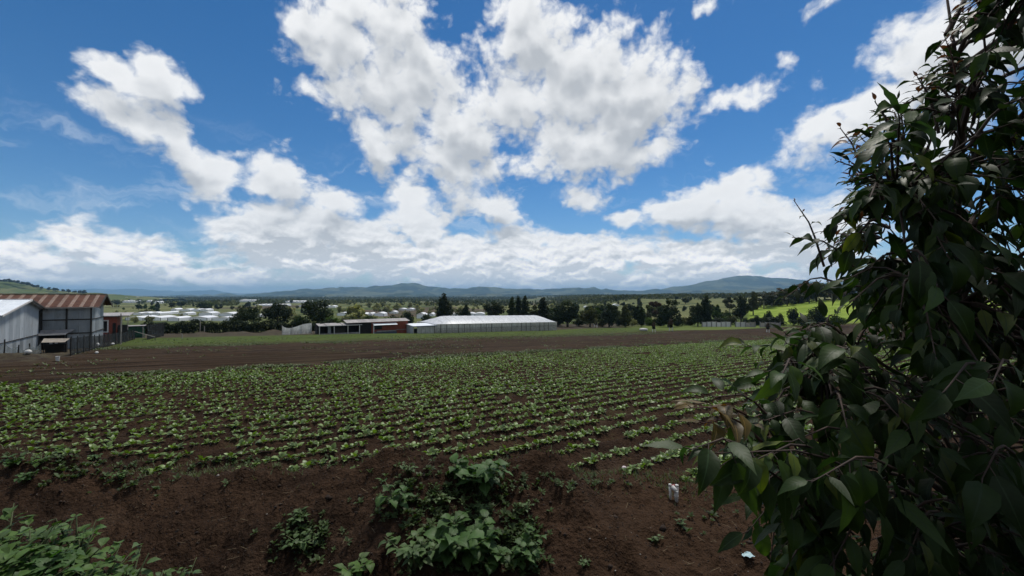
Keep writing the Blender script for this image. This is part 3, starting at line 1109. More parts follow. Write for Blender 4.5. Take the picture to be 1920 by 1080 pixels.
def lumpy(name, loc, r, mat, label, cat, group=None, squash=(1, 1, .8), seed=0):
    """a filled sack or lump: a rounded, dented solid"""
    rs = np.random.default_rng(seed)
    n, k = 9, 12
    V = []
    for i in range(n + 1):
        th = math.pi * i / n
        for j in range(k):
            ph = 2 * math.pi * j / k
            rr = r * (1 + .12 * math.sin(3 * ph + seed) * math.sin(th) + rs.uniform(-.05, .05))
            V.append((rr * math.sin(th) * math.cos(ph) * squash[0], rr * math.sin(th) * math.sin(ph) * squash[1], rr * math.cos(th) * squash[2] + r * squash[2] * .9))
    F = [(i * k + j, (i + 1) * k + j, (i + 1) * k + (j + 1) % k, i * k + (j + 1) % k) for i in range(n) for j in range(k)]
    o = link(name, npmesh(name, np.array(V), np.array(F), mat, True), None, loc)
    return tag(o, label, cat, group)


def bucket(loc, r, h, label):
    root = empty('bucket', loc, 0, label, 'bucket')
    b = MB()
    b.tube([(0, 0, 0), (0, 0, h * .93), (0, 0, h)], [r * .8, r, r * 1.06], 12)
    b.build('body', M_WHITE, root)
    MB().tube([(r * math.cos(a), 0, h * .9 + .5 * r * math.sin(a)) for a in np.linspace(0, math.pi, 9)], [.008] * 9, 5).build('handle', M_TIMBER, root)


p = hit(53, 664)
lumpy('sack', p, .2, M_WHITE, 'white sack lying on the dirt below the pale net fence', 'sack', seed=3)
bucket(hit(108, 677), .12, .34, 'white bucket standing at the field edge near the barn')
p = hit(183, 656)
lumpy('sack', p + Vector((0, 0, .35)), .15, M_WHITE, 'white bag hanging low on the black net fence', 'bag', squash=(1, .7, 1.2), seed=4)
lumpy('sack', hit(181, 663), .13, M_WHITE, 'white bag on the ground below the black net fence', 'bag', seed=5)
lumpy('sack', hit(211, 652) + Vector((0, 0, .3)), .16, M_WHITE, 'round white bag at the far end of the black net fence', 'bag', seed=6)


def build_red_house():
    z0 = -3.35
    root = empty('brick_house', place(-10.2, 82.0, z0), RANG, 'small red brick house with a flat tin roof behind the barn', 'house')
    W, D, H = 5.2, 4.6, 3.85
    b = MB()
    b.box(-W, 0, 0, D, -.4, H)
    b.build('wall', M_BRICK, root)
    r = MB()
    r.hexa([(-W - .3, -.45, H - .02), (1.35, -.45, H - .02), (1.35, D + .3, H + .25), (-W - .3, D + .3, H + .25),
            (-W - .3, -.45, H + .1), (1.35, -.45, H + .1), (1.35, D + .3, H + .37), (-W - .3, D + .3, H + .37)])
    r.build('roof', M_TIN, root)
    wn = MB().box(-2.35, -1.0, -.05, -.004, 1.75, 3.2).build('window', M_DARK, root)
    for (x0, x1, za, zb) in ((-2.5, -2.35, 1.6, 3.35), (-1.0, -.85, 1.6, 3.35), (-2.35, -1.0, 1.6, 1.75), (-2.35, -1.0, 3.2, 3.35), (-1.72, -1.63, 1.75, 3.2)):
        MB().box(x0, x1, -.09, -.052, za, zb).build('frame', M_CREAM, wn)
    MB().box(-.004, .05, .5, 1.45, 0, 2.3).build('door', M_DARK, root)
    MB().box(-.45, -.1, -.05, -.004, .2, 2.9).build('recess_shade', M_DARK, root)  # thin dark slab on the wall imitating the shade of a recess
    for xx in (.55, 1.2):
        MB().tube([(xx, -.3, -.4), (xx, -.3, H)], [.05, .05], 6).build('porch_post', M_PALEWOOD, root)
    MB().box(.1, 1.1, .1, .2, -.3, 2.6).build('porch_wall', M_TIMBER, root)


build_red_house()

pp = empty('pole', place(-8.6, 72), 0, 'thin pale wooden pole standing in front of the red house', 'pole')
MB().tube([(0, 0, -.3), (.03, 0, 1.6), (.02, 0, 3.9)], [.07, .065, .055], 8).build('shaft', M_PALEWOOD, pp)
MB().beam((-.25, 0, 3.6), (.25, 0, 3.6), .06, .06).build('crossarm', M_TIMBER, pp)
pp = empty('plank', place(-6.9, 82, -3.3), RANG, 'slanting pale plank leaning down from the red house', 'plank')
MB().beam((-1.4, 0, 1.55), (.9, 0, .6), .12, .07).build('board', M_PALEWOOD, pp)
MB().beam((.9, 0, -.3), (.9, 0, .6), .08, .08).build('prop', M_TIMBER, pp)


def build_green_shed():
    root = empty('tool_shed', place(-10.6, 95, -4.0), RANG, 'dark green sheet metal hut with a pale corner post', 'shed')
    for k in range(3):
        link('wall_sheet', sheet_mesh(.75, 2.35, M_GREEN), root, (k * .75 - .2, 0, -.1))
    for k in range(3):
        link('wall_sheet', sheet_mesh(.75, 2.35, M_GREEN), root, (2.05, k * .75, -.1), (0, 0, math.pi / 2))
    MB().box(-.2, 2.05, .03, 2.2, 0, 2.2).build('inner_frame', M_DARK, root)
    MB().box(-.4, 2.3, -.25, 2.4, 2.27, 2.33).build('roof', M_TIN, root)
    MB().box(1.98, 2.14, -.1, .06, -.1, 2.25).build('corner_post', M_PALEWOOD, root)


build_green_shed()


def build_red_shed():
    z0 = -4.9
    root = empty('farm_shed', place(19.0, 94.0, z0), RANG, 'long red brick and tin farm shed with an open lean-to on its left', 'shed')
    root.scale = (1, 1, .82)
    # brick block on the right, dark store in the middle, open lean-to on the left
    MB().box(10.6, 18.9, 0, 5.0, -1.2, 3.0).build('brick_wall', M_BRICK, root)
    MB().box(8.1, 10.55, .02, 4.8, -.6, 2.9).build('dark_store', M_DARK, root)  # solid block, shade of the inside put into its near-black colour
    MB().box(0.1, 8.05, 2.6, 4.8, -.6, 2.45).build('back_wall', M_DARK, root)  # near-black colour paints in the shade under the open lean-to
    ns = 16
    x0, x1 = 5.2, 19.3
    ws = (x1 - x0) / ns
    a = math.atan2(.62, 2.9)
    me, me2 = sheet_mesh(ws, 2.95, M_TIN, 4), sheet_mesh(ws, 2.95, M_TIN, 4)
    for k in range(ns):
        link('roof_sheet', me, root, (x0 + k * ws, 2.4, 3.62), (math.pi / 2 + a, 0, 0))
        link('roof_sheet', me2, root, (x0 + k * ws, 2.4, 3.62), (-(math.pi / 2 + a), 0, 0))
    a2 = math.atan2(.45, 2.7)
    me3 = sheet_mesh(.8, 2.75, M_TIN, 4)
    for k in range(11):
        link('roof_sheet', me3, root, (-.3 + k * .8, 2.2, 2.95 - .1 * (k % 4 == 1)), (math.pi / 2 + a2, 0, 0))
    MB().beam((-.3, -.55, 2.46), (8.4, -.55, 2.42), .06, .14).build('fascia', M_CREAM, root)
    for xx in (-.1, 2.75, 5.5, 7.9):
        MB().box(xx - .07, xx + .07, -.5, -.36, -.5, 2.45).build('post', M_CREAM, root)
    MB().box(0, 8.0, -.35, -.2, -.4, .55).build('low_wall', M_GREY, root)
    MB().box(1.7, 2.3, .4, .5, .5, 2.3).build('hanging_sheet', M_ZINC, root)
    MB().box(3.0, 5.2, .6, .7, .3, 1.9).build('shelf', M_TIMBER, root)
    aw = MB().hexa([(10.8, -1.1, 2.12), (16.1, -1.1, 2.12), (16.1, 0, 2.55), (10.8, 0, 2.55), (10.8, -1.1, 2.17), (16.1, -1.1, 2.17), (16.1, 0, 2.60), (10.8, 0, 2.60)])
    aw.build('awning', M_WHITEROOF, root)
    MB().box(10.7, 10.85, -1.0, -.85, -.5, 2.2).build('awning_post', M_CREAM, root)
    MB().box(11.0, 12.9, -.04, -.004, .9, 2.0).build('window', M_DARK, root)
    MB().box(11.6, 16.0, -.5, -.2, .25, .6).build('bench', M_GREY, root)
    MB().box(10.9, 16.2, -.3, -.05, -.7, .22).build('blue_plinth', M_BLUE, root)
    MB().box(16.2, 18.9, -.08, -.004, .55, .72).build('sill_band', M_GREY, root)
    MB().box(18.95, 21.5, .6, .7, -1.2, .6).build('yard_wall', M_TIMBER, root)


build_red_shed()


def build_screen():
    root = empty('sheet_screen', place(12.4, 95.5), RANG, 'free standing sagging screen of pale sheeting left of the red shed', 'screen')
    V, F = [], []
    k = 16
    L = 5.4
    for j in range(k + 1):
        f = j / k
        top = 1.85 - 1.0 * math.sin(math.pi * min(1, f * 1.25) ** .8) * (1 - f) * .9 + .25 * f
        V += [(L * f, .06 * math.sin(j * 2.1), .0), (L * f, .08 * math.sin(j * 1.3), top)]
    F = [(2 * j, 2 * j + 2, 2 * j + 3, 2 * j + 1) for j in range(k)]
    link('sheeting', npmesh('sheeting', np.array(V), np.array(F), M_FILMWALL, True), root)
    for x in (0, 1.8, 3.6, 5.4):
        MB().box(x - .05, x + .05, .1, .2, -.3, 1.7 if x else 1.95).build('post', M_PALEWOOD, root)


build_screen()


def build_greenhouse():
    zr = -5.2
    root = empty('greenhouse', place(37.5, 90.0, zr), RANG, 'long white plastic greenhouse with a rounded roof beyond the field', 'greenhouse')
    root.scale = (1, 1, .9)
    L0, L1, D, EV, RD = 5.2, 42.6, 10.0, 2.25, 4.15
    drop = -2.0 / 42.6              # the floor follows the falling ground

    def zg(x):
        return drop * x * .55
    n = 24
    bw = (L1 - L0) / n
    for i in range(n):
        x0, x1 = L0 + i * bw, L0 + (i + 1) * bw
        V, F = [], []
        for a in range(4):
            for b in range(3):
                x = x0 + .03 + (bw - .06) * a / 3
                V.append((x, .05 * math.sin(a * 2.2 + i * 1.3) * (b == 1), zg(x) - .9 * (b == 0) + (EV + .04 * math.sin(i * 2.7)) * b / 2))
        for a in range(3):
            for b in range(2):
                q = a * 3 + b
                F.append((q, q + 3, q + 4, q + 1))
        link('wall_panel', npmesh('wall_panel', np.array(V), np.array(F), M_FILMWALL, True), root)
        if i % 2 == 0 or random.random() < .35:
            MB().box(x0 - .04, x0 + .04, -.09, -.02, zg(x0) - .9, zg(x0) + EV).build('post', M_TIMBER, root)
        MB().box(x0, x1, -.05, -.015, zg(x0) + EV * .48, zg(x0) + EV * .48 + .04).build('rail', M_TIMBER, root)
    for xe in (L0, L1):
        for j in range(5):
            MB().quad((xe, D * j / 5 + .03, zg(xe) - 1), (xe, D * (j + 1) / 5 - .03, zg(xe) - 1), (xe, D * (j + 1) / 5 - .03, zg(xe) + EV), (xe, D * j / 5 + .03, zg(xe) + EV)).build('wall_panel', M_FILMWALL, root)
    MB().quad((L0, D, -2.5), (L1, D, -2.5), (L1, D, zg(L1) + EV), (L0, D, EV)).build('back_wall', M_FILMWALL, root)
    # roof film, bay by bay; the two end bays slope down to the eaves
    m = 10

    def sec(x, dip=0.0):
        e = min(1.0, (x - L0 + .15) / 5.0, (L1 + .15 - x) / 3.6)
        e = max(0.0, e) ** .62
        out = []
        for j in range(m + 1):
            f = j / m
            y = -.18 + (D + .36) * f
            zz = EV + (RD - EV) * e * (math.sin(math.pi * f) ** .72) + .0
            out.append((x, y, zg(x) + zz - .04 * math.sin(f * 9) * e - dip * math.sin(math.pi * f)))
        return out
    nr = 17
    br = (L1 - L0) / nr
    for i in range(nr):
        xs = [L0 + i * br + br * q / 3 for q in range(4)]
        xs[0] += .02
        V, F = [], []
        for q, x in enumerate(xs):
            V += sec(x, .02 if q in (1, 2) else 0)
        for q in range(3):
            for j in range(m):
                k = q * (m + 1) + j
                F.append((k, k + m + 1, k + m + 2, k + 1))
        link('roof_sheet', npmesh('roof_sheet', np.array(V), np.array(F), M_FILM, True), root)
        MB().tube([(p[0], p[1], p[2] + .03) for p in sec(L0 + i * br + .02)], [.018] * (m + 1), 5).build('rib', M_FILM, root)
    MB().beam((L0, -.2, zg(L0) + EV + .03), (L1, -.2, zg(L1) + EV + .03), .06, .09).build('eave_rail', M_CREAM, root)
    # low annex at the left end
    for i in range(4):
        x0 = .9 + i * 1.05
        link('annex_sheet', sheet_mesh(1.0, 2.75, M_FILMWALL, 4, .01), root, (x0, -.25, -.85))
    for j in range(4):
        link('annex_sheet', sheet_mesh(1.1, 2.85, M_ZINC2, 4, .01), root, (.05 + .02 * j, -.2 + 1.12 * j, -.85), (0, 0, math.pi / 2))
    MB().hexa([(-.1, -.5, 1.92), (L0 + .5, -.5, 1.92), (L0 + .5, 4.6, 2.22), (-.1, 4.6, 2.22), (-.1, -.5, 1.97), (L0 + .5, -.5, 1.97), (L0 + .5, 4.6, 2.27), (-.1, 4.6, 2.27)]).build('annex_roof', M_WHITEROOF, root)
    MB().beam((0, -.52, 1.86), (L0 + .4, -.52, 1.80), .05, .16).build('annex_fascia', M_BLUE, root)
    MB().box(-.05, .1, -.35, -.2, -.9, 1.9).build('annex_post', M_PALEWOOD, root)


build_greenhouse()

# ------------------------------------------------------------------ trees of the middle distance
def mat_crown(name, c1, c2, trans=0.25):
    m, g = mat_new(name)
    a = g.node('ShaderNodeAttribute', attribute_name='tint').outputs['Fac']
    oi = g.node('ShaderNodeObjectInfo').outputs['Random']
    col = g.mix(a, c1, c2)
    v = g.m('MULTIPLY_ADD', oi, 0.5, 0.75)
    col = g.mix(1.0, col, g.comb(v, v, g.m('MULTIPLY_ADD', oi, 0.3, 0.8)), 'MULTIPLY')
    b = principled(g, col, 0.75, None, 0.15)
    t = g.node('ShaderNodeBsdfTranslucent')
    g.put(t.inputs[0], g.mix(1.0, col, (1.2, 1.3, 0.6), 'MULTIPLY'))
    mx = g.node('ShaderNodeMixShader')
    mx.inputs[0].default_value = trans
    g.nt.links.new(b, mx.inputs[1])
    g.nt.links.new(t.outputs[0], mx.inputs[2])
    finish(g, mx.outputs[0])
    return m


M_BARK = mat_worn('bark', (0.045, 0.036, 0.028), (0.085, 0.07, 0.055), 4.0, 0.95, (1, 1, .3))
M_BARKPALE = mat_worn('pale_bark', (0.16, 0.14, 0.12), (0.26, 0.24, 0.20), 4.0, 0.9, (1, 1, .3))
C_DARK = mat_crown('dark_foliage', (0.010, 0.017, 0.009), (0.040, 0.058, 0.024))
C_OLIVE = mat_crown('olive_foliage', (0.024, 0.030, 0.012), (0.082, 0.090, 0.034))
C_GREY = mat_crown('grey_green_foliage', (0.030, 0.036, 0.024), (0.095, 0.100, 0.066))
C_PALE = mat_crown('pale_scrub_foliage', (0.13, 0.135, 0.065), (0.36, 0.36, 0.20))
C_GREEN = mat_crown('fresh_foliage', (0.022, 0.042, 0.010), (0.082, 0.125, 0.030))
C_BROWN = mat_crown('reddish_foliage', (0.05, 0.034, 0.024), (0.13, 0.088, 0.062))


def leaf_cards(lobes, n, size, seed, shell=0.72, droop=0.0):
    """many small bent leaf clumps spread through the lobes of a crown (unit height)"""
    r = np.random.default_rng(seed)
    vol = np.array([l[3] * l[4] * l[5] for l in lobes]) ** (2 / 3)
    cnt = np.maximum(6, (n * vol / vol.sum()).astype(int))
    P, Nn, T = [], [], []
    for l, c in zip(lobes, cnt):
        d = r.normal(size=(c, 3))
        d /= np.linalg.norm(d, axis=1)[:, None]
        rad = np.where(r.random(c) < shell, r.uniform(.78, 1.08, c), r.uniform(.25, .8, c))
        p = np.array(l[:3]) + d * rad[:, None] * np.array(l[3:6])
        P.append(p)
        Nn.append(d)
        tint = np.clip(r.normal(.42 + l[6], .16, c) + .30 * d[:, 2] * 0, 0, 1)
        T.append(tint)
    P, Nn, T = np.concatenate(P), np.concatenate(Nn), np.concatenate(T)
    m = len(P)
    nr = Nn + r.normal(scale=.65, size=(m, 3))
    nr /= np.linalg.norm(nr, axis=1)[:, None]
    a = np.cross(nr, r.normal(size=(m, 3)))
    a /= np.linalg.norm(a, axis=1)[:, None]
    b = np.cross(nr, a)
    s = size * r.uniform(.6, 1.5, m)[:, None]
    a, b = a * s, b * s * r.uniform(.45, .8, m)[:, None]
    k = nr * s * .3
    V = np.stack([P - a, P - b * .9 + k, P + a, P + b + k], 1).reshape(-1, 3)
    F = np.arange(4 * m).reshape(-1, 4)
    return V, F, np.repeat(T, 4)


def lobes_for(kind, seed):
    r = random.Random(seed)
    L = []

    def add(x, y, z, rx, rz, t=0.0):
        L.append((x, y, z, rx, rx * r.uniform(.85, 1.15), rz, t + r.uniform(-.16, .16)))
    if kind == 'round':
        add(0, 0, .55, .30, .30)
        for i in range(13):
            a, e = i * 2.4, r.uniform(-.75, 1.0)
            q = .34 * math.cos(e)
            add(q * math.cos(a), q * math.sin(a), .52 + .32 * math.sin(e), r.uniform(.13, .2), r.uniform(.11, .16))
    elif kind == 'broad':
        for i in range(14):
            a, z = i * 2.4, r.uniform(.20, .86)
            q = r.uniform(.10, .30) * (1.15 - abs(z - .5))
            add(q * math.cos(a), q * math.sin(a), z, r.uniform(.10, .17), r.uniform(.09, .14))
        add(0, 0, .9, .09, .10)
        add(.05, 0, .5, .2, .28)
    elif kind == 'column':
        for i in range(13):
            z = .14 + .80 * i / 12
            q = .05
            w = .15 * math.sin(math.pi * min(1, (z + .12)) ** 1.1) + .06
            add(r.uniform(-q, q), r.uniform(-q, q), z, w * r.uniform(.8, 1.15), .085)
        add(.09, .02, .78, .07, .13)
    elif kind == 'cone':
        for i in range(15):
            z = .12 + .84 * i / 14
            w = .26 * (1 - z) ** .8 + .035
            a = i * 2.1
            add(.35 * w * math.cos(a), .35 * w * math.sin(a), z, w, .06)
    elif kind == 'open':
        for i in range(11):
            a, z = i * 2.4 + r.random(), r.uniform(.48, .95)
            q = r.uniform(.05, .30)
            add(q * math.cos(a), q * math.sin(a), z, r.uniform(.07, .14), r.uniform(.05, .09))
    elif kind == 'bush':
        for i in range(12):
            a = i * 2.4
            q = r.uniform(.0, .42)
            add(q * math.cos(a), q * math.sin(a), r.uniform(.2, .62), r.uniform(.16, .27), r.uniform(.16, .26))
        add(0, 0, .7, .2, .26)
    return L


def trunk_mesh(kind, seed, mat):
    r = random.Random(seed + 99)
    b = MB()
    h = {'round': .5, 'broad': .62, 'column': .9, 'cone': .93, 'open': .78, 'bush': .35}[kind]
    w = {'round': .035, 'broad': .03, 'column': .02, 'cone': .02, 'open': .018, 'bush': .02}[kind]
    bx, by = r.uniform(-.03, .03), r.uniform(-.03, .03)
    b.tube([(0, 0, -.05), (bx * .4, by * .4, h * .4), (bx, by, h)], [w * 1.25, w, w * .4], 7)
    for i in range(6):
        a = i * 2.4 + r.random()
        z = h * r.uniform(.45, .95)
        q = .24 if kind in ('round', 'broad', 'open', 'bush') else .11
        b.tube([(bx * z / h, by * z / h, z), (q * .5 * math.cos(a), q * .5 * math.sin(a), z + .1), (q * math.cos(a), q * math.sin(a), z + .2 * (q > .2) + .04)],
               [w * .5, w * .35, w * .12], 5, False)
    return b.mesh('trunk', mat, True)


_tree_cache = {}


def tree_meshes(kind, var, cmat, n, size):
    key = (kind, var, cmat.name, n)
    if key not in _tree_cache:
        V, F, T = leaf_cards(lobes_for(kind, var * 13 + 5), n, size, var * 7 + 1)
        cr = npmesh('crown', V, F, cmat, attrs={'tint': T})
        tr = trunk_mesh(kind, var, M_BARKPALE if cmat in (C_GREY, C_PALE) else M_BARK)
        _tree_cache[key] = (tr, cr)
    return _tree_cache[key]


def tree(name, loc, h, w, kind, var, cmat, label, cat='tree', group=None, n=2600, size=.030):
    """a tree of height h; w stretches its width"""
    tr, cr = tree_meshes(kind, var, cmat, n, size)
    root = empty(name, loc, (var * 1.7 + loc[0]) % 6.28, label, cat, group)
    sc = (h * w, h * w, h)
    link('trunk', tr, root, scale=sc)
    link('crown', cr, root, scale=sc)
    return root


def tree_px(u, vtop, y, wpx, kind, var, cmat, label, name=None, group=None, **k):
    """a tree at depth y whose top shows at row vtop and whose crown is wpx pixels wide"""
    x = (u - 960) / FPX * y
    z = g1(x, y)
    h = CAMZ + (HOR - vtop) / FPX * y - z
    nat = {'round': .92, 'broad': .72, 'column': .40, 'cone': .52, 'open': .72, 'bush': 1.1}[kind]
    st_ = 1 + ((u - 960) / FPX) ** 2 * .35
    w = (wpx / st_ / FPX * y) / (h * nat)
    return tree(name or {'cone': 'conifer', 'bush': 'shrub'}.get(kind, 'broadleaf_tree'), (x, y, z - .05), h, w, kind, var, cmat, label, 'shrub' if kind == 'bush' else 'tree', group, **k)


GT = 'trees standing behind the farm'
TREES = [
    (460, 569, 128, 56, 'round', 1, C_DARK, 'leftmost of three round dark trees behind the hedge'),
    (521, 563, 132, 54, 'round', 2, C_DARK, 'middle one of three round dark trees behind the hedge'),
    (595, 557, 128, 62, 'round', 3, C_DARK, 'largest and rightmost of three round dark trees behind the hedge'),
    (833, 551, 150, 27, 'column', 1, C_DARK, 'tall dark tree with a forked top left of the greenhouse ridge'),
    (873, 570, 160, 17, 'column', 2, C_DARK, 'short dark columnar tree just right of the tall forked one'),
    (926, 563, 140, 42, 'broad', 1, C_DARK, 'rounded dark tree behind the middle of the greenhouse'),
    (960, 557, 140, 22, 'cone', 1, C_DARK, 'left spire of the three pointed conifers behind the greenhouse'),
    (972, 555, 143, 22, 'cone', 2, C_DARK, 'middle spire of the three pointed conifers behind the greenhouse'),
    (984, 555, 140, 24, 'cone', 3, C_DARK, 'right spire of the three pointed conifers behind the greenhouse'),
    (1003, 570, 148, 20, 'broad', 4, C_OLIVE, 'low olive tree between the two groups of conifers'),
    (1018, 558, 142, 32, 'cone', 2, C_DARK, 'broad dark conifer near the right end of the greenhouse'),
    (1046, 573, 150, 22, 'broad', 2, C_DARK, 'low dark tree close above the right end of the greenhouse'),
    (1064, 562, 146, 48, 'broad', 3, C_DARK, 'big dark broad tree just right of the greenhouse'),
    (1106, 573, 148, 34, 'broad', 1, C_OLIVE, 'olive coloured broad tree beside the big dark one'),
    (1142, 569, 146, 36, 'broad', 2, C_DARK, 'dark bushy tree between the olive tree and the slim one'),
    (1172, 571, 148, 20, 'column', 3, C_OLIVE, 'slim olive tree right of the dark bushy one'),
    (1202, 576, 152, 13, 'column', 4, C_DARK, 'thin dark column tree left of the tallest broad tree'),
    (1253, 559, 146, 42, 'broad', 4, C_DARK, 'tall broad dark tree above the bright grass strip'),
    (1232, 566, 170, 30, 'open', 2, C_BROWN, 'reddish thin tree half hidden behind the tall broad dark one'),
    (1308, 567, 150, 26, 'broad', 5, C_DARK, 'lower left half of the dark pair of trees by the pale wall'),
    (1324, 555, 152, 22, 'column', 5, C_DARK, 'taller right half of the dark pair of trees by the pale wall'),
    (1368, 556, 215, 30, 'open', 1, C_GREY, 'grey green tree at the lower left end of the pasture'),
    (1389, 553, 180, 30, 'broad', 6, C_DARK, 'dark tree at the lower corner of the bright pasture'),
    (1412, 546, 225, 26, 'broad', 3, C_OLIVE, 'dense green tree at the left end of the wood on the hill'),
]
for (u, vt, y, w, kd, vr, cm, lb) in TREES:
    tree_px(u, vt, y, w, kd, vr, cm, lb, group=GT)
# wood along the top of the pasture
hill_top = [(1432, 552), (1447, 547), (1461, 541), (1476, 542), (1490, 545), (1503, 533), (1517, 528), (1531, 529), (1546, 533), (1560, 534),
            (1575, 536), (1592, 531), (1612, 528), (1632, 530), (1655, 526), (1680, 524)]
for i, (u, vt) in enumerate(hill_top):
    tree_px(u, vt - 1, 255 + 9 * (i % 3), 40, 'broad' if i % 3 else 'open', i % 5, [C_GREY, C_GREY, C_BROWN, C_OLIVE][i % 4],
            'tall thin grey green tree in the wood along the top of the pasture', group='wood along the pasture top', n=2200, size=.034)
for i in range(22):
    u = 1425 + 12.5 * i
    tree_px(u, 566 - 1.1 * i * .55 + random.uniform(-3, 3), 258 + random.uniform(0, 25), 22, 'bush', i % 4, [C_GREY, C_OLIVE, C_DARK][i % 3],
            'undergrowth shrub between the trunks of the wood on the hill', group='undergrowth of the hill wood', n=700, size=.06)
for (u, vt, y, w, cm, lb) in [
    (1452, 592, 157, 60, C_DARK, 'low dark thicket along the middle foot of the pasture'), (1505, 592, 154, 60, C_DARK, 'low dark thicket along the right foot of the pasture'),
    (1425, 594, 163, 50, C_OLIVE, 'low olive thicket along the left foot of the pasture'),
    (1085, 594, 152, 30, C_DARK, 'dark shrub between the big dark tree and the olive one'), (1160, 592, 154, 26, C_DARK, 'dark shrub left of the slim olive tree'),
    (1238, 590, 155, 30, C_DARK, 'dark shrub at the left foot of the tall broad dark tree'), (1270, 590, 153, 30, C_DARK, 'dark shrub at the right foot of the tall broad dark tree'),
    (1294, 590, 158, 26, C_OLIVE, 'olive shrub left of the dark pair of trees'), (1048, 592, 156, 30, C_DARK, 'dark shrub at the right end of the greenhouse'),
    (1418, 590, 160, 26, C_DARK, 'low dark shrub at the left foot of the pasture'), (1441, 580, 168, 24, C_DARK, 'rounded shrub in front of the middle of the pasture'),
    (1462, 585, 165, 22, C_OLIVE, 'small olive shrub between two larger ones below the pasture'), (1488, 573, 158, 28, C_DARK, 'dark upright shrub at the foot of the pasture'),
    (1512, 588, 155, 26, C_OLIVE, 'low olive shrub beside the largest one below the pasture'), (1534, 570, 156, 44, C_DARK, 'largest dark shrub below the pasture'),
    (1566, 588, 150, 40, C_GREEN, 'bright green shrub partly behind the near branches'), (1345, 592, 165, 40, C_DARK, 'low dark shrub right of the tall pair of trees'),
    (1372, 589, 168, 34, C_OLIVE, 'olive shrub behind the pale wall on the right'), (1398, 594, 160, 20, C_DARK, 'small dark shrub at the right end of the pale wall'),
        (560, 588, 124, 40, C_GREEN, 'green shrub between the middle and right round trees'), (620, 590, 118, 50, C_GREEN, 'green shrub right of the largest round tree'),
        (655, 574, 190, 30, C_OLIVE, 'olive shrub rising behind the red shed'), (765, 582, 150, 34, C_DARK, 'dark shrub between the red shed and the greenhouse'),
        (800, 586, 146, 30, C_DARK, 'dark shrub behind the greenhouse annex'), (735, 588, 140, 40, C_DARK, 'dark shrub behind the right end of the red shed'),
        (690, 588, 138, 40, C_GREEN, 'green shrub behind the middle of the red shed'), (1128, 597, 150, 22, C_OLIVE, 'small olive shrub under the dark bushy tree'),
        (1185, 596, 155, 24, C_PALE, 'pale shrub under the slim olive tree'), (1218, 594, 158, 26, C_GREEN, 'fresh green shrub left of the tall broad dark tree'),
        (1284, 592, 160, 34, C_PALE, 'pale green shrub right of the tall broad dark tree'), (855, 585, 155, 30, C_DARK, 'dark shrub above the left slope of the greenhouse roof')]:
    tree_px(u, vt, y, w, 'bush', int(u) % 4, cm, lb, group='shrubs behind the farm', n=1500, size=.045)


# ------------------------------------------------------------------ hedge
def build_hedge():
    r = np.random.default_rng(5)
    lob = []
    L = 37.0
    for i in range(150):
        x = L * (i + r.random()) / 150
        h = 2.6 + .35 * math.sin(x * .9) + .25 * math.sin(x * 2.3) - (.5 if x < 5 else 0)
        for zz in (.55, 1.35, h - .6):
            lob.append((x, r.uniform(-.35, .35), zz, .62, .75, .62, r.uniform(-.15, .12)))
    V, F, T = leaf_cards(lob, 15000, .17, 8)
    root = empty('hedge', place(-10.4, 115), RANG, 'long dark clipped hedge behind the soil bank', 'hedge')
    base = root.location.z
    x, y = V[:, 0], V[:, 1]
    wx, wy = root.location.x + x * RX - y * RY, root.location.y + x * RY + y * RX
    V[:, 2] += ground(wx, wy, False) - base
    link('foliage', npmesh('foliage', V, F, C_DARK, attrs={'tint': T}), root)
    for i in range(30):
        xx = .6 + 1.24 * i
        zz = g1(root.location.x + xx * RX, root.location.y + xx * RY) - base
        MB().tube([(xx, 0, zz - .2), (xx + .1, .05, zz + .9), (xx - .1, -.1, zz + 1.9)], [.06, .05, .02], 5).build('stem', M_BARK, root)


build_hedge()
for (u, vt, vb, lb) in [(375, 600, 623, 'tall pale pole standing before the middle of the hedge'), (331, 608, 625, 'short grey pole near the left end of the hedge'),
                        (383, 613, 622, 'stump of a pole just right of the tall pale pole'), (341, 626, 635, 'thin marker stick at the edge of the green strip')]:
    p = hit(u, vb)
    h = (vb - vt) / FPX * p.y
    q = empty('pole', p, 0, lb, 'pole')
    MB().tube([(0, 0, -.3), (.03, .02, h * .5), (.02, 0, h)], [.08, .075, .06], 8).build('shaft', M_PALEWOOD, q)
    MB().tube([(.02, 0, h), (.02, 0, h + .04)], [.075, .05], 8).build('cap', M_GREY, q)


# ------------------------------------------------------------------ plastic tunnels and houses on the valley floor
def tunnel(u0, u1, vt, vb, label, group):
    uc = (u0 + u1) / 2
    p = hit(uc, vb)
    y = p.y
    x0, x1 = (u0 - 960) / FPX * y, (u1 - 960) / FPX * y
    W = x1 - x0
    H = max(2.2, (vb - vt) / FPX * y)
    D = max(8.0, min(W * .6, 40))
    n = max(1, round(W / 7.0))
    b = MB()
    root = empty('plastic_tunnel', (x0, y, p.z - .3), 0, label, 'greenhouse', group)
    V, F = [], []
    k = 6
    for i in range(n):
        for j in range(k + 1):
            f = j / k
            xx = W * (i + f) / n
            zz = H * (.72 + .28 * math.sin(math.pi * f))
            V += [(xx, 0, zz), (xx, D, zz + .02 * D)]
    for i in range(n * (k + 1) - 1):
        if (i + 1) % (k + 1):
            F.append((2 * i, 2 * i + 2, 2 * i + 3, 2 * i + 1))
    link('roof', npmesh('roof', np.array(V), np.array(F), M_FARFILM, False), root)
    b.box(0, W, 0, D, -.5, H * .71)
    b.build('wall', M_FARFILM, root)
    for i in range(n + 1):
        MB().box(W * i / n - .12, W * i / n + .12, -.14, -.02, -.5, H * .75).build('post', M_GREY, root)


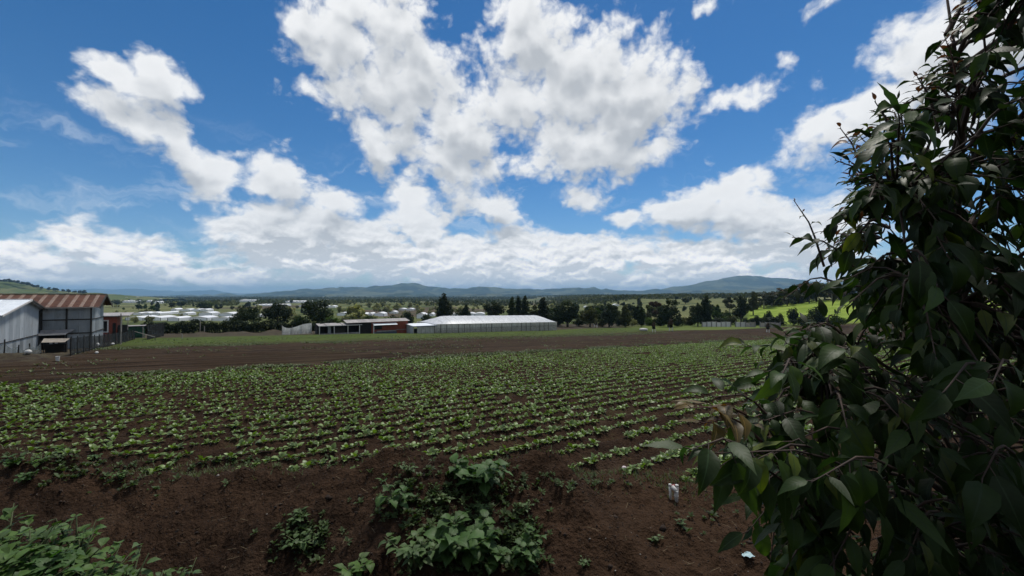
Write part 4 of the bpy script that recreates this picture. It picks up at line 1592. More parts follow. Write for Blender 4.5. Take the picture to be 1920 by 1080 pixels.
TUN = [(236, 302, 594, 601), (315, 336, 595, 602), (353, 389, 594, 601), (398, 438, 594, 602), (321, 331, 578, 584), (338, 357, 579, 584), (360, 389, 579, 584),
       (373, 397, 584, 592), (411, 437, 585, 593), (230, 253, 564, 568), (275, 284, 563, 567), (290, 302, 565, 569), (449, 478, 562.5, 566), (535, 578, 564.5, 568.5),
       (482, 491, 588, 595), (632, 652, 585, 592), (690, 697, 587, 592), (702, 720, 585, 593), (730, 742, 583, 588), (781, 797, 586, 597), (804, 812, 587, 593),
       (847, 868, 586, 592), (873, 908, 586, 592), (1151, 1161, 570, 574), (312, 320, 585, 589), (1096, 1104, 574, 577)]
TUN += [(250, 300, 587.5, 591), (336, 352, 587, 591), (604, 628, 573, 577), (655, 688, 588, 592.5), (912, 934, 577, 581), (478, 530, 571, 574), (560, 590, 572, 575), (745, 775, 578, 582)]
TUN_LABELS = ['longest white greenhouse roof, just above the green hut', 'white greenhouse right above the left part of the hedge', 'white greenhouse above the middle of the hedge',
              'wide white greenhouse beside the leftmost round dark tree', 'small white greenhouse, left end of the upper row', 'second white greenhouse from the left in the upper row',
              'longest white greenhouse of the upper row', 'white greenhouse in the middle row left of the round trees', 'tall white greenhouse just left of the leftmost round tree',
              'far white strip just right of the barn gable', 'tiny far white greenhouse right of the barn', 'far white greenhouse farther right of the barn',
              'thin far white strip above the leftmost round tree', 'thin far white strip between the two right round trees', 'small white roof between the left and middle round trees',
              'white greenhouse over the left part of the red shed', 'tiny white roof over the middle of the red shed', 'white greenhouse over the awning of the red shed',
              'small white roof over the right part of the red shed', 'white greenhouse between the red shed and the greenhouse annex', 'small white roof over the greenhouse annex',
              'white greenhouse just right of the tall forked tree', 'long white greenhouse above the long greenhouse roof', 'lone far white roof above the slim olive tree',
              'tiny white roof left below the upper row of greenhouses', 'tiny far white roof above the olive broad tree', 'white strip between the two rows above the green hut',
              'small white strip right of the one above the green hut', 'far white strip right of the largest round tree', 'white roof behind the lean-to of the red shed',
              'far white roof above the middle of the long greenhouse', 'thin white strip right above the middle round tree', 'thin white strip left above the largest round tree', 'far white strip left of the tall forked tree']
for i, (u0, u1, vt, vb) in enumerate(TUN):
    tunnel(u0, u1, vt - (.5 if vt < 580 else 0), vb, TUN_LABELS[i], 'white greenhouses on the valley floor')
hm = MB().box(-.5, .5, -.4, .4, -.3, .55)
hm.hexa([(-.55, -.45, .55), (.55, -.45, .55), (.55, .45, .55), (-.55, .45, .55), (-.55, -.03, .85), (.55, -.03, .85), (.55, .03, .85), (-.55, .03, .85)])
hm = hm.mesh('far_house', M_WHITE)
rr = random.Random(11)
FARH = [(1150 + rr.uniform(0, 40), 553 + rr.uniform(0, 4)) for _ in range(8)] + [(1270 + rr.gauss(18, 16), 560 + rr.uniform(-1, 3)) for _ in range(16)] + \
       [(rr.uniform(700, 1130), rr.uniform(556, 565)) for _ in range(30)] + [(rr.uniform(230, 640), rr.uniform(556, 563)) for _ in range(16)] + [(1220 + rr.gauss(0, 12), 562) for _ in range(6)]


def far_hit(u, v):
    """the first surface beyond 900 m on a line of sight"""
    d = ray(u, v).normalized()
    o_ = Vector((0, 0, CAMZ)) + d * 900
    ok, loc, nn, idx, ob_, mm = scene.ray_cast(bpy.context.view_layer.depsgraph, o_, d, distance=30000)
    return loc if ok else None


bpy.context.view_layer.update()
for (u, v) in FARH:
    p = far_hit(u, v)
    if p is None or p.y > 9000:
        continue
    k = p.y / FPX * rr.uniform(1.4, 2.6)
    o = link('farm_house', hm, None, (p.x, p.y, p.z), (0, 0, rr.uniform(-.4, .4)), (k * rr.uniform(1, 2.2), k, k * .6))
    tag(o, 'tiny pale house far off across the valley', 'house', 'far pale houses')

# ------------------------------------------------------------------ scattered trees of the valley
TUN_Y = [(u0, u1, hit((u0 + u1) / 2, vb).y) for (u0, u1, vt, vb) in TUN]
rv = random.Random(23)
cnt = 0
while cnt < 340:
    y = 165 * (1100 / 165) ** rv.random()
    u = rv.uniform(215, 1330)
    if cnt < 32:
        y, u = rv.uniform(162, 330), rv.uniform(1060, 1400)
    x = (u - 960) / FPX * y
    if cnt >= 32 and vnoise(np.array([x / 70]), np.array([y / 90]), 6)[0] < -.20:
        continue
    if rv.random() < .85 and any(u0 - 6 < u < u1 + 6 and y < ty + 5 and y > ty * .55 for (u0, u1, ty) in TUN_Y):
        continue
    pale = vnoise(np.array([x / 160]), np.array([y / 200]), 14)[0] + (.36 if 600 < u < 900 else 0)
    cm = C_PALE if pale > .12 else [C_OLIVE, C_GREY, C_DARK, C_GREEN, C_DARK][cnt % 5]
    kind = ['bush', 'broad', 'bush', 'round', 'bush', 'column'][cnt % 6] if cm is not C_PALE else ['bush', 'bush', 'broad'][cnt % 3]
    h = rv.uniform(2.2, 4.5) if kind == 'bush' else rv.uniform(4, 8.5)
    if 300 < u < 440 and y < 330:
        if rv.random() < .6:
            continue
        h *= .6
    tr, cr = tree_meshes(kind, cnt % 3, cm, 520, .075)
    root = empty('valley_shrub' if kind == 'bush' else 'valley_tree', (x, y, g1(x, y) - .1), rv.random() * 6, {
        C_PALE: 'pale yellowish scrub tree on the valley floor', C_OLIVE: 'olive tree scattered on the valley floor', C_GREY: 'greyish tree scattered on the valley floor',
        C_DARK: 'dark tree scattered on the valley floor', C_GREEN: 'fresh green tree scattered on the valley floor'}[cm], 'tree', 'trees scattered over the valley floor')
    w = rv.uniform(.85, 1.5)
    link('trunk', tr, root, scale=(h * w, h * w, h))
    link('crown', cr, root, scale=(h * w, h * w, h))
    cnt += 1


def build_far_wood():
    r = np.random.default_rng(3)
    n = 30000
    y = 640 * (5200 / 640) ** (r.random(n) ** .8)
    u = r.uniform(-150, 1500, n)
    x = (u - 960) / FPX * y
    d = fbm(x / 220, y / 420, 3, 9) + .25 * sm(y, 1300, 2400)
    keep = d > .02
    for (u0, u1, ty) in TUN_Y:
        keep &= ~((u > u0 - 3) & (u < u1 + 3) & (y < ty) & (y > ty * .5))
    x, y = x[keep], y[keep]
    n = len(x)
    z = ground(x, y, False)
    h = r.uniform(4, 9, n) * (1 + .5 * sm(y, 1000, 3500))
    w = h * r.uniform(.5, .9, n) * (1 + .6 * sm(y, 1000, 3500))
    tint = np.clip(.45 + .9 * fbm(x / 90, y / 90, 2, 31) + r.normal(0, .15, n), 0, 1)
    k = 5
    P = np.stack([x, y, z], 1)[:, None, :] + np.stack([r.normal(0, .36, (n, k)) * w[:, None], r.normal(0, .3, (n, k)) * w[:, None], r.uniform(.2, .85, (n, k)) * h[:, None]], -1)
    P = P.reshape(-1, 3)
    m = len(P)
    nr = r.normal(size=(m, 3)) + np.array([0, -.5, .6])
    nr /= np.linalg.norm(nr, axis=1)[:, None]
    a = np.cross(nr, r.normal(size=(m, 3)))
    a /= np.linalg.norm(a, axis=1)[:, None]
    b = np.cross(nr, a)
    s = np.repeat(w, k)[:, None] * r.uniform(.28, .5, (m, 1))
    V = np.stack([P - a * s, P - b * s, P + a * s, P + b * s], 1).reshape(-1, 3)
    F = np.arange(4 * m).reshape(-1, 4)
    T = np.repeat(np.repeat(tint, k) + r.normal(0, .08, m), 4)
    o = link('far_woodland', npmesh('far_woodland', V, F, C_OLIVE, attrs={'tint': np.clip(T, 0, 1)}))
    tag(o, 'woods and thickets merging into one mass across the far valley', 'woodland', kind='stuff')


build_far_wood()
# trees along the crest of the hill at the left edge
for i, u in enumerate([2, 9, 17, 24, 33, 40, 46, 52, 60, 68, 78, 92, 104, 118, 128, 140, 150, 158]):
    y = 1470
    v = np.interp(u, [0, 20, 45, 70, 100, 130, 170], [526, 527, 531, 538, 543, 546, 549]) + 1.0
    x = (u - 960) / FPX * y
    z = CAMZ + (HOR - v) / FPX * y - 3
    tr, cr = tree_meshes('broad' if i % 3 else 'round', i % 3, C_DARK, 520, .075)
    root = empty('hilltop_tree', (x, y, z), i, 'small dark tree on the crest of the left hill', 'tree', 'trees on the left hill crest')
    h = 9 + 5 * ((i * 7) % 5) / 5
    link('trunk', tr, root, scale=h)
    link('crown', cr, root, scale=(h * 1.5, h * 1.5, h))


# ------------------------------------------------------------------ pale wall, young limed trees and small things beyond the field
def build_wall():
    a, b = [Vector((x_, y_, g1(x_, y_))) for x_, y_ in (((1316 - 960) / FPX * 148, 148), ((1462 - 960) / FPX * 143, 143))]
    root = empty('block_wall', a, 0, 'low pale block wall with dark openings behind the grass on the right', 'wall')
    d = (b - a)
    n = 16
    for i in range(n):
        p0, p1 = d * (i / n), d * ((i + .9) / n)
        if i in (6, 11):
            continue
        dz = -.2
        MB().beam((p0.x, p0.y, p0.z + .75), (p1.x, p1.y, p1.z + .75), .2, 1.9 if i % 3 else 1.6).build('panel', M_CREAM if i < 9 else M_PALEWOOD, root)
    for i in range(n + 1):
        p0 = d * (i / n)
        MB().box(p0.x - .12, p0.x + .12, p0.y - .18, p0.y + .1, p0.z - .4, p0.z + 1.85).build('pillar', M_GREY, root)


build_wall()
M_LIME = mat_worn('limewash', (0.55, 0.54, 0.50), (0.68, 0.67, 0.63), 4.0, 0.9)
for (u, vb, vt, lb) in [(1226, 622.5, 604, 'young tree on two whitewashed stems, left of the pair at the field corner'),
                        (1258, 620.5, 599, 'young tree on two whitewashed stems, right of the pair at the field corner'),
                        (1440, 623, 606, 'young tree with white stem bases seen beside the near leaves'),
                        (1117, 614, 596, 'bare pale forked sapling on the track right of the greenhouse'),
                        (1147, 612, 597, 'second pale forked sapling farther along the track')]:
    p = hit(u, vb)
    h = (vb - vt) / FPX * p.y
    root = empty('young_tree', p, 0, lb, 'tree', 'young whitewashed trees')
    for s_ in (-1, 1):
        MB().tube([(s_ * h * .13, 0, -.1), (s_ * h * .12, 0, h * .30)], [h * .045, h * .04], 8).build('whitewashed_stem', M_LIME, root)
        MB().tube([(s_ * h * .12, 0, h * .30), (s_ * h * .08, .02, h * .7), (s_ * h * .15, 0, h * .85)], [h * .05, h * .05, h * .02], 7).build('stem', M_BARK, root)
    tr, cr = tree_meshes('open', 3, C_BROWN, 520, .075)
    if u > 1200:
        link('crown', cr, root, scale=(h * .55, h * .55, h))
        tr2, cr2 = tree_meshes('column', 1, C_DARK, 520, .075)
        link('inner_foliage', cr2, root, (0, .1, h * .25), scale=(h * .6, h * .6, h * .45))
    else:
        link('crown', tree_meshes('open', 4, C_PALE, 520, .075)[1], root, scale=(h * .6, h * .6, h))
p = hit(1206, 621)
lumpy('sheet_heap', p, .75, M_WHITE, 'crumpled heap of white sheeting left of the whitewashed young trees', 'sheeting', squash=(1.5, .7, .55), seed=8)
tr_o = MB()
tk = empty('trough', hit(1206, 609), 0, 'small grey covered trough behind the heap of white sheeting', 'trough')
MB().box(-1.0, 1.0, 0, .7, -.1, .55).build('basin', M_GREY, tk)
MB().box(-1.1, 1.1, -.1, .8, .8, .88).build('lid', M_TIN, tk)
for sx in (-.95, .95):
    MB().box(sx - .05, sx + .05, .3, .4, .5, .8).build('support', M_TIMBER, tk)

# ------------------------------------------------------------------ leaves
def blade(L, W, n=5, fold=.25, curl=.5, tip=1.0, wav=0.0, serr=0.0, heart=0.0, seed=0):
    """leaf blade along +x, normal +z, with a folded midrib, a curled length and a drawn-out tip"""
    r = random.Random(seed)
    V, UV, F = [], [], []
    ang = 0.0
    x = z = 0.0
    for i in range(n + 1):
        t = i / n
        w = W * math.sin(math.pi * min(1, t ** .70)) ** .92 * (1 - .22 * t)
        if tip > 1:
            w *= (1 - t ** 3 * .55)
        if heart and i == 0:
            w = W * heart
        if serr and 0 < i < n:
            w *= 1 + serr * (1 if i % 2 else -1)
        if i == n:
            w = 0.0015
        if i == 0 and not heart:
            w = .006 * (L / .12)
        wv = wav * math.sin(i * 2.1 + seed)
        nx, nz = -math.sin(ang), math.cos(ang)
        h = w * fold
        V += [(x - nx * 0 + nx * h, w, z + nz * h + wv * w), (x, 0, z), (x + nx * h, -w, z + nz * h - wv * w)]
        UV += [(1, t), (0, t), (-1, t)]
        x += math.cos(ang) * L / n
        z += math.sin(ang) * L / n
        ang -= curl / n
    for i in range(n):
        a = 3 * i
        F += [(a, a + 3, a + 4, a + 1), (a + 1, a + 4, a + 5, a + 2)]
    return np.array(V), np.array(F), np.array(UV)


def frame(d, nrm):
    d = d.normalized()
    yv = nrm.cross(d)
    if yv.length < 1e-4:
        yv = Vector((1, 0, 0)).cross(d)
    yv.normalize()
    zv = d.cross(yv)
    return Matrix((d, yv, zv)).transposed()


# ------------------------------------------------------------------ crop
M_CROP = mat_leaf('crop_leaf', (0.086, 0.142, 0.024), (0.125, 0.185, 0.052), (0.6, 1.6), 0.30, 0.42, tint='attr')
M_CROPNEAR = M_CROP


def crop_template(nl, n, seed, big=1.0):
    r = random.Random(seed)
    Vs, Fs, Ts = [], [], []
    k = 0
    for i in range(nl):
        L = r.uniform(.10, .17) * big
        bv, bf, _ = blade(L, L * r.uniform(.30, .40), n, r.uniform(.1, .35), r.uniform(.5, 1.3), seed=seed + i, wav=.25)
        a = i * 2.4 + r.uniform(-.4, .4)
        e = r.uniform(.25, 1.1)
        d = Vector((math.cos(a) * math.cos(e), math.sin(a) * math.cos(e), math.sin(e)))
        M = frame(d, Vector((0, 0, 1)) + Vector((r.uniform(-.4, .4), r.uniform(-.4, .4), 0)))
        stalk = r.uniform(.02, .07) * big
        off = np.array(d * stalk) + np.array([0, 0, .01])
        Vs.append(bv @ np.array(M).T + off)
        Fs.append(bf + k)
        Ts.append(np.full(len(bv), r.random()))
        k += len(bv)
    return np.concatenate(Vs), np.concatenate(Fs), np.concatenate(Ts)


def build_crop():
    r = np.random.default_rng(12)
    rows = np.arange(-2, int(T_FAR / ROW) + 1)
    P = []
    for k in rows:
        t = k * ROW
        s = np.arange(-45, 75, .225) + r.uniform(-.05, .05)
        s = s + r.normal(0, .035, len(s))
        tt = t + r.normal(0, .028, len(s))
        P.append(np.stack([s, tt], 1))
    P = np.concatenate(P)
    x, y = P[:, 0] * RX - P[:, 1] * RY, P[:, 0] * RY + P[:, 1] * RX
    edge = EDGE_Y - .25 + .4 * fbm(x / 2.0, x * 0 + 5, 2, 44) + .35 * sm(x, -5.5, -9)
    gap = fbm(x / 2.2, y / 1.5, 3, 88)
    keep = (y > edge) & (np.abs(x / y) < 1.42) & (gap > -.46) & (r.random(len(x)) > .03)
    keep &= ~((x < -4.5) & (y < 9.0) & (gap < -.15))
    x, y = x[keep], y[keep]
    z = ground(x, y, True) - .012
    n = len(x)
    rz = r.uniform(0, 6.28, n)
    sc = r.uniform(.56, 1.06, n) * (1 + .3 * fbm(x / 6, y / 6, 2, 14))
    sc *= 1 + .12 * sm(y, 12, 30)
    order = np.argsort(np.hypot(x, y) + np.where(np.abs(x / y) > 1.22, 100, 0) + np.where((x / y > .55), 60, 0))
    near = order[:300]
    var = []
    for v in range(6):
        V, F, T = crop_template(11 + v % 3, 4, 40 + v)
        var.append(npmesh('crop_plant', V, F, M_CROPNEAR, True, attrs={'tint': T}))
    for q, i in enumerate(near):
        o = link('crop_plant', var[q % 6], None, (x[i], y[i], z[i]), (0, 0, rz[i]), sc[i])
        tag(o, 'low leafy crop plant in the rows nearest the earth bank', 'crop plant', 'crop plants of the front rows')
    far = order[300:]
    mid = far[y[far] < 24]
    rest = far[y[far] >= 24]
    VV, FF, TT = [], [], []
    k0 = 0
    for idx, nl, nn in ((mid, 9, 3), (rest, 7, 2)):
        for v in range(5):
            sel = idx[v::5]
            V, F, T = crop_template(nl, nn, 70 + v, 1.08)
            c, s_ = np.cos(rz[sel]), np.sin(rz[sel])
            X = (V[None, :, 0] * c[:, None] - V[None, :, 1] * s_[:, None]) * sc[sel][:, None] + x[sel][:, None]
            Y = (V[None, :, 0] * s_[:, None] + V[None, :, 1] * c[:, None]) * sc[sel][:, None] + y[sel][:, None]
            Z = V[None, :, 2] * sc[sel][:, None] + z[sel][:, None]
            m = len(sel)
            VV.append(np.stack([X, Y, Z], -1).reshape(-1, 3))
            FF.append((F[None] + (np.arange(m) * len(V))[:, None, None]).reshape(-1, 4) + k0)
            TT.append(np.clip(T[None, :] * .7 + .3 * r.random(m)[:, None], 0, 1).ravel())
            k0 += m * len(V)
    o = link('crop_rows', npmesh('crop_rows', np.concatenate(VV), np.concatenate(FF), M_CROP, True, attrs={'tint': np.concatenate(TT)}))
    tag(o, 'rows of low green crop filling the field behind the front rows', 'crop', kind='stuff')
    print('crop plants', n, 'faces', sum(len(f) for f in FF))


build_crop()

# ------------------------------------------------------------------ weeds on the earth bank
M_WEED = mat_leaf('weed_leaf', (0.031, 0.084, 0.014), (0.050, 0.10, 0.026), (0.7, 1.3), 0.28, 0.55, vein=(0.07, 0.13, 0.045), spec=.25)
M_WEEDPALE = mat_leaf('pale_weed_leaf', (0.042, 0.084, 0.019), (0.06, 0.10, 0.033), (0.7, 1.35), 0.25, 0.55, vein=(0.08, 0.13, 0.05), spec=.25)
M_BRIGHT = mat_leaf('bright_weed_leaf', (0.043, 0.10, 0.013), (0.06, 0.11, 0.024), (0.7, 1.35), 0.3, 0.55, vein=(0.08, 0.14, 0.04), spec=.25)
M_STEM = mat_worn('green_stem', (0.045, 0.065, 0.024), (0.075, 0.085, 0.035), 8.0, 0.7)


def weed_blades(tag_, mat, wd, serr, heart, n=7):
    out = []
    for v in range(4):
        V, F, UV = blade(1.0, wd * (1 + .1 * v), n, .12 + .07 * v, .5 + .25 * v, 1.5, .10, serr, heart, v)
        out.append(npmesh(tag_, V, F, mat, True, UV))
    return out


WB = weed_blades('leaf', M_WEED, .36, .10, .55, 9)
WP = weed_blades('leaf', M_WEEDPALE, .30, .0, .0, 6)
WG = weed_blades('leaf', M_BRIGHT, .32, .0, .3, 6)


def weed(loc, h, spread, nleaf, leaf, meshes, label, group, seed, name='weed', nstem=6, cat='weed', k=1.45):
    h, spread, leaf, nleaf = h * (1 + .4 * (k - 1)), spread * k, leaf * k, int(nleaf * 1.6)
    r = random.Random(seed)
    root = empty(name, loc, 0, label, cat, group)
    stems = []
    for i in range(nstem):
        a = 6.28 * i / nstem + r.uniform(-.5, .5)
        q = spread * r.uniform(.25, .6)
        hh = h * r.uniform(.55, 1.0)
        p0, p1, p2 = Vector((0, 0, -.05)), Vector((q * .35 * math.cos(a), q * .35 * math.sin(a), hh * .55)), Vector((q * math.cos(a), q * math.sin(a), hh))
        stems.append((p0, p1, p2))
        MB().tube([p0, p1, p2], [.012 + .008 * h, .009 + .004 * h, .004], 6).build('stem', M_STEM, root, True)
    for i in range(nleaf):
        s_ = stems[i % nstem]
        f = r.uniform(.25, 1.0) ** .7
        p = s_[0].lerp(s_[1], f * 2) if f < .5 else s_[1].lerp(s_[2], f * 2 - 1)
        a = i * 2.4 + r.uniform(-.5, .5)
        e = r.uniform(-.25, .6) + .35 * (f - .5)
        d = Vector((math.cos(a) * math.cos(e), math.sin(a) * math.cos(e), math.sin(e)))
        M = frame(d, Vector((0, 0, 1)) + Vector((r.uniform(-.35, .35), r.uniform(-.35, .35), 0)))
        L = leaf * r.uniform(.6, 1.15) * (1.15 - .35 * f)
        pet = L * .25
        o = link('leaf', meshes[i % 4], root)
        o.matrix_local = Matrix.Translation(p + d * pet) @ M.to_4x4() @ Matrix.Scale(L, 4)
        if i % 2 == 0 and leaf > .1:
            MB().tube([p, p + d * pet * 1.05], [.005, .004], 5, False).build('petiole', M_STEM, root, True)
    return root


def on_ground(u, v):
    d = ray(u, v)
    ys = np.linspace(3.4, 11.5, 320)
    k = ys / d.y
    zz = CAMZ + d.z * k
    gg = ground(d.x * k, ys, True)
    b = zz < gg
    i = int(np.argmax(b)) if b.any() else 319
    return Vector((d.x * k[i], ys[i], float(gg[i])))


GW = 'weeds on the earth bank'
weed(on_ground(893, 925), .42, .60, 48, .20, WB, 'big broad leaved weed on the crest of the earth bank', GW, 1)
weed(on_ground(868, 1062), .52, .52, 50, .20, WB, 'largest broad leaved weed low on the middle of the bank', GW, 2)
weed(on_ground(775, 1075), .45, .5, 56, .12, WP, 'leafy weed just left of the largest one on the bank', GW, 3)
weed(on_ground(742, 965), .40, .32, 20, .14, WB, 'drooping weed on the bank below and left of its crest plant', GW, 4)
weed(on_ground(986, 1072), .42, .28, 40, .11, WB, 'narrow upright weed right of the largest one on the bank', GW, 5)
weed(on_ground(565, 1035), .26, .42, 34, .09, WP, 'sprawling small leaved weed on the bare slope left of the middle', GW, 6)
weed(on_ground(664, 1085), .20, .35, 22, .12, WG, 'bright green weed cut by the bottom edge left of the middle', GW, 7)
weed(on_ground(828, 948), .16, .22, 18, .075, WP, 'small weed between the crest plant and the drooping one', GW, 8)
weed(on_ground(903, 962), .14, .2, 20, .06, WP, 'tiny spiky weed below the big crest weed', GW, 9)
weed(on_ground(985, 962), .13, .15, 14, .06, WP, 'tiny pale weed at the foot of the dark hollow', GW, 10)
weed(on_ground(1095, 1062), .07, .12, 10, .05, WP, 'tiny weed alone on the brown soil right of the middle', GW, 11)
weed(on_ground(925, 1070), .3, .4, 26, .11, WB, 'leafy weed crowding the right side of the largest one', GW, 12)
weed(on_ground(560, 985), .16, .2, 14, .085, WP, 'small weed above the sprawling one on the bare slope', GW, 13)
weed(on_ground(765, 890), .12, .2, 14, .07, WP, 'small weed on the crest left of the big crest weed', GW, 14)
weed(on_ground(1275, 985), .06, .14, 9, .05, WP, 'tiny weed on the flat soil below the white pipes', GW, 15)
weed(on_ground(1230, 1020), .10, .12, 9, .06, WP, 'thin weed in the groove of the brown soil', GW, 16)
GE = 'plants along the field edge'
for i, (u, v, h, lf) in enumerate([(20, 880, .18, .14), (75, 872, .16, .13), (45, 905, .15, .12), (225, 900, .12, .10), (180, 862, .12, .1), (118, 850, .14, .13)]):
    weed(on_ground(u, v), h, .25, 16, lf, WG if i % 2 else WB, ['leafy plant at the field edge by the left border', 'second leafy plant at the field edge from the left', 'low plant below the two at the left field edge',
         'straggling plant on the bank above the bare slope', 'small plant on the grey strip at the left field edge', 'broad plant behind the others at the left field edge'][i], GE, 40 + i, k=.9)
# dense bed of weeds in the lower left corner
GL = 'weeds in the lower left corner'
bed = [(10, 960, 4.6, .16), (60, 985, 4.5, .15), (25, 1030, 4.2, .18), (95, 1030, 4.3, .15), (150, 1010, 4.5, .13), (190, 1045, 4.3, .13), (240, 1050, 4.4, .12), (285, 1065, 4.4, .10),
       (60, 1070, 4.0, .17), (140, 1075, 4.1, .15), (210, 1085, 4.1, .13), (325, 1080, 4.4, .09), (-40, 1000, 4.3, .16), (145, 960, 4.9, .10), (100, 975, 4.8, .12), (-20, 1070, 4.0, .17), (265, 1090, 4.2, .12)]
for i, (u, v, y, lf) in enumerate(bed):
    top = at(u, v, y)
    zg_ = g1(top.x, top.y, True)
    h = max(.22, top.z - zg_)
    weed((top.x, top.y, zg_), h, .42 if i != 13 else .3, 30, lf, [WG, WP, WG, WB, WG][i % 5], [
        'large leaved weed by the left border, highest in the corner bed', 'tall weed second from the left border in the corner bed', 'broad weed below the tallest one in the corner bed',
        'pale leaved weed in the centre of the corner bed', 'weed on the upper right of the corner bed', 'bluish weed near the middle right of the corner bed', 'weed close to the right end of the corner bed',
        'fine leaved weed at the right end of the corner bed', 'large leaved weed at the bottom edge of the corner bed', 'weed in the lower middle of the corner bed',
        'low weed at the bottom right of the corner bed', 'feathery low weed where the corner bed thins out', 'weed cut off by the left border in the corner bed',
        'slender sprig reaching right above the corner bed', 'weed behind the slender sprig of the corner bed', 'weed in the very lower left corner', 'small weed between the feathery one and the bottom edge'][i], GL, 60 + i, nstem=7, k=1.15)


# ------------------------------------------------------------------ small things on the soil
def build_pipes():
    p = on_ground(1268, 941)
    root = empty('pipe_manifold', p, .1, 'three white irrigation pipes with a red valve sticking out of the soil', 'pipe')
    px = 1 / FPX * p.y
    root.scale = (.8, .8, .8)

    def pipe(pts, r_, nm='pipe'):
        MB().tube(pts, [r_] * len(pts), 12).build(nm, M_WHITE, root, True)
    r_ = 5.2 * px * .5 * 1.6
    pipe([(0, 0, -.1), (0, 0, .215), (0, .005, .235)], r_ * 1.05)
    pipe([(0, .0, .20), (-.015, .02, .255), (-.05, .09, .30)], r_ * 1.12, 'elbow')
    pipe([(-.075, .12, -.1), (-.085, .12, .30)], r_ * .72)
    pipe([(.065, .10, -.1), (.065, .10, .305)], r_ * .85)
    MB().tube([(.065, .10, .305), (.065, .10, .325), (.065, .10, .328)], [r_ * 1.0, r_ * 1.0, .001], 12).build('cap', M_WHITE, root, True)
    MB().tube([(-.085, .12, .30), (-.085, .12, .34), (-.085, .12, .345)], [r_ * .85, r_ * .8, .001], 12).build('cap', M_WHITE, root, True)
    MB().box(-.07, .045, .10, .15, .285, .315).build('red_valve', mat_worn('red_plastic', (0.16, 0.02, 0.02), (0.25, 0.03, 0.03), 5, .5), root)
    MB().tube([(0, 0, .115), (0, 0, .135)], [r_ * 1.18, r_ * 1.18], 12).build('collar', M_WHITE, root, True)


build_pipes()
lumpy('plastic_cup', on_ground(1170, 881), .05, mat_worn('pinkish_white', (0.6, 0.5, 0.5), (0.75, 0.68, 0.68), 9, .5), 'small pinkish white scrap of plastic at the field edge', 'litter', squash=(1, .8, .8), seed=21)


def rag(loc, w, mat, label, seed):
    r = random.Random(seed)
    n = 6
    V = [(w * (i / n - .5) + r.uniform(-.1, .1) * w, w * .7 * (j / n - .5) + r.uniform(-.1, .1) * w, .02 + w * .22 * r.random()) for i in range(n + 1) for j in range(n + 1)]
    F = [(i * (n + 1) + j, (i + 1) * (n + 1) + j, (i + 1) * (n + 1) + j + 1, i * (n + 1) + j + 1) for i in range(n) for j in range(n)]
    me = npmesh('rag', np.array(V), np.array(F), mat, True)
    o = link('plastic_scrap', me, None, loc)
    tag(o, label, 'litter')


rag(on_ground(1402, 1045), .14, mat_worn('pale_blue_plastic', (0.28, 0.42, 0.46), (0.40, 0.55, 0.58), 9, .5), 'crumpled pale blue scrap of plastic on the brown soil', 3)


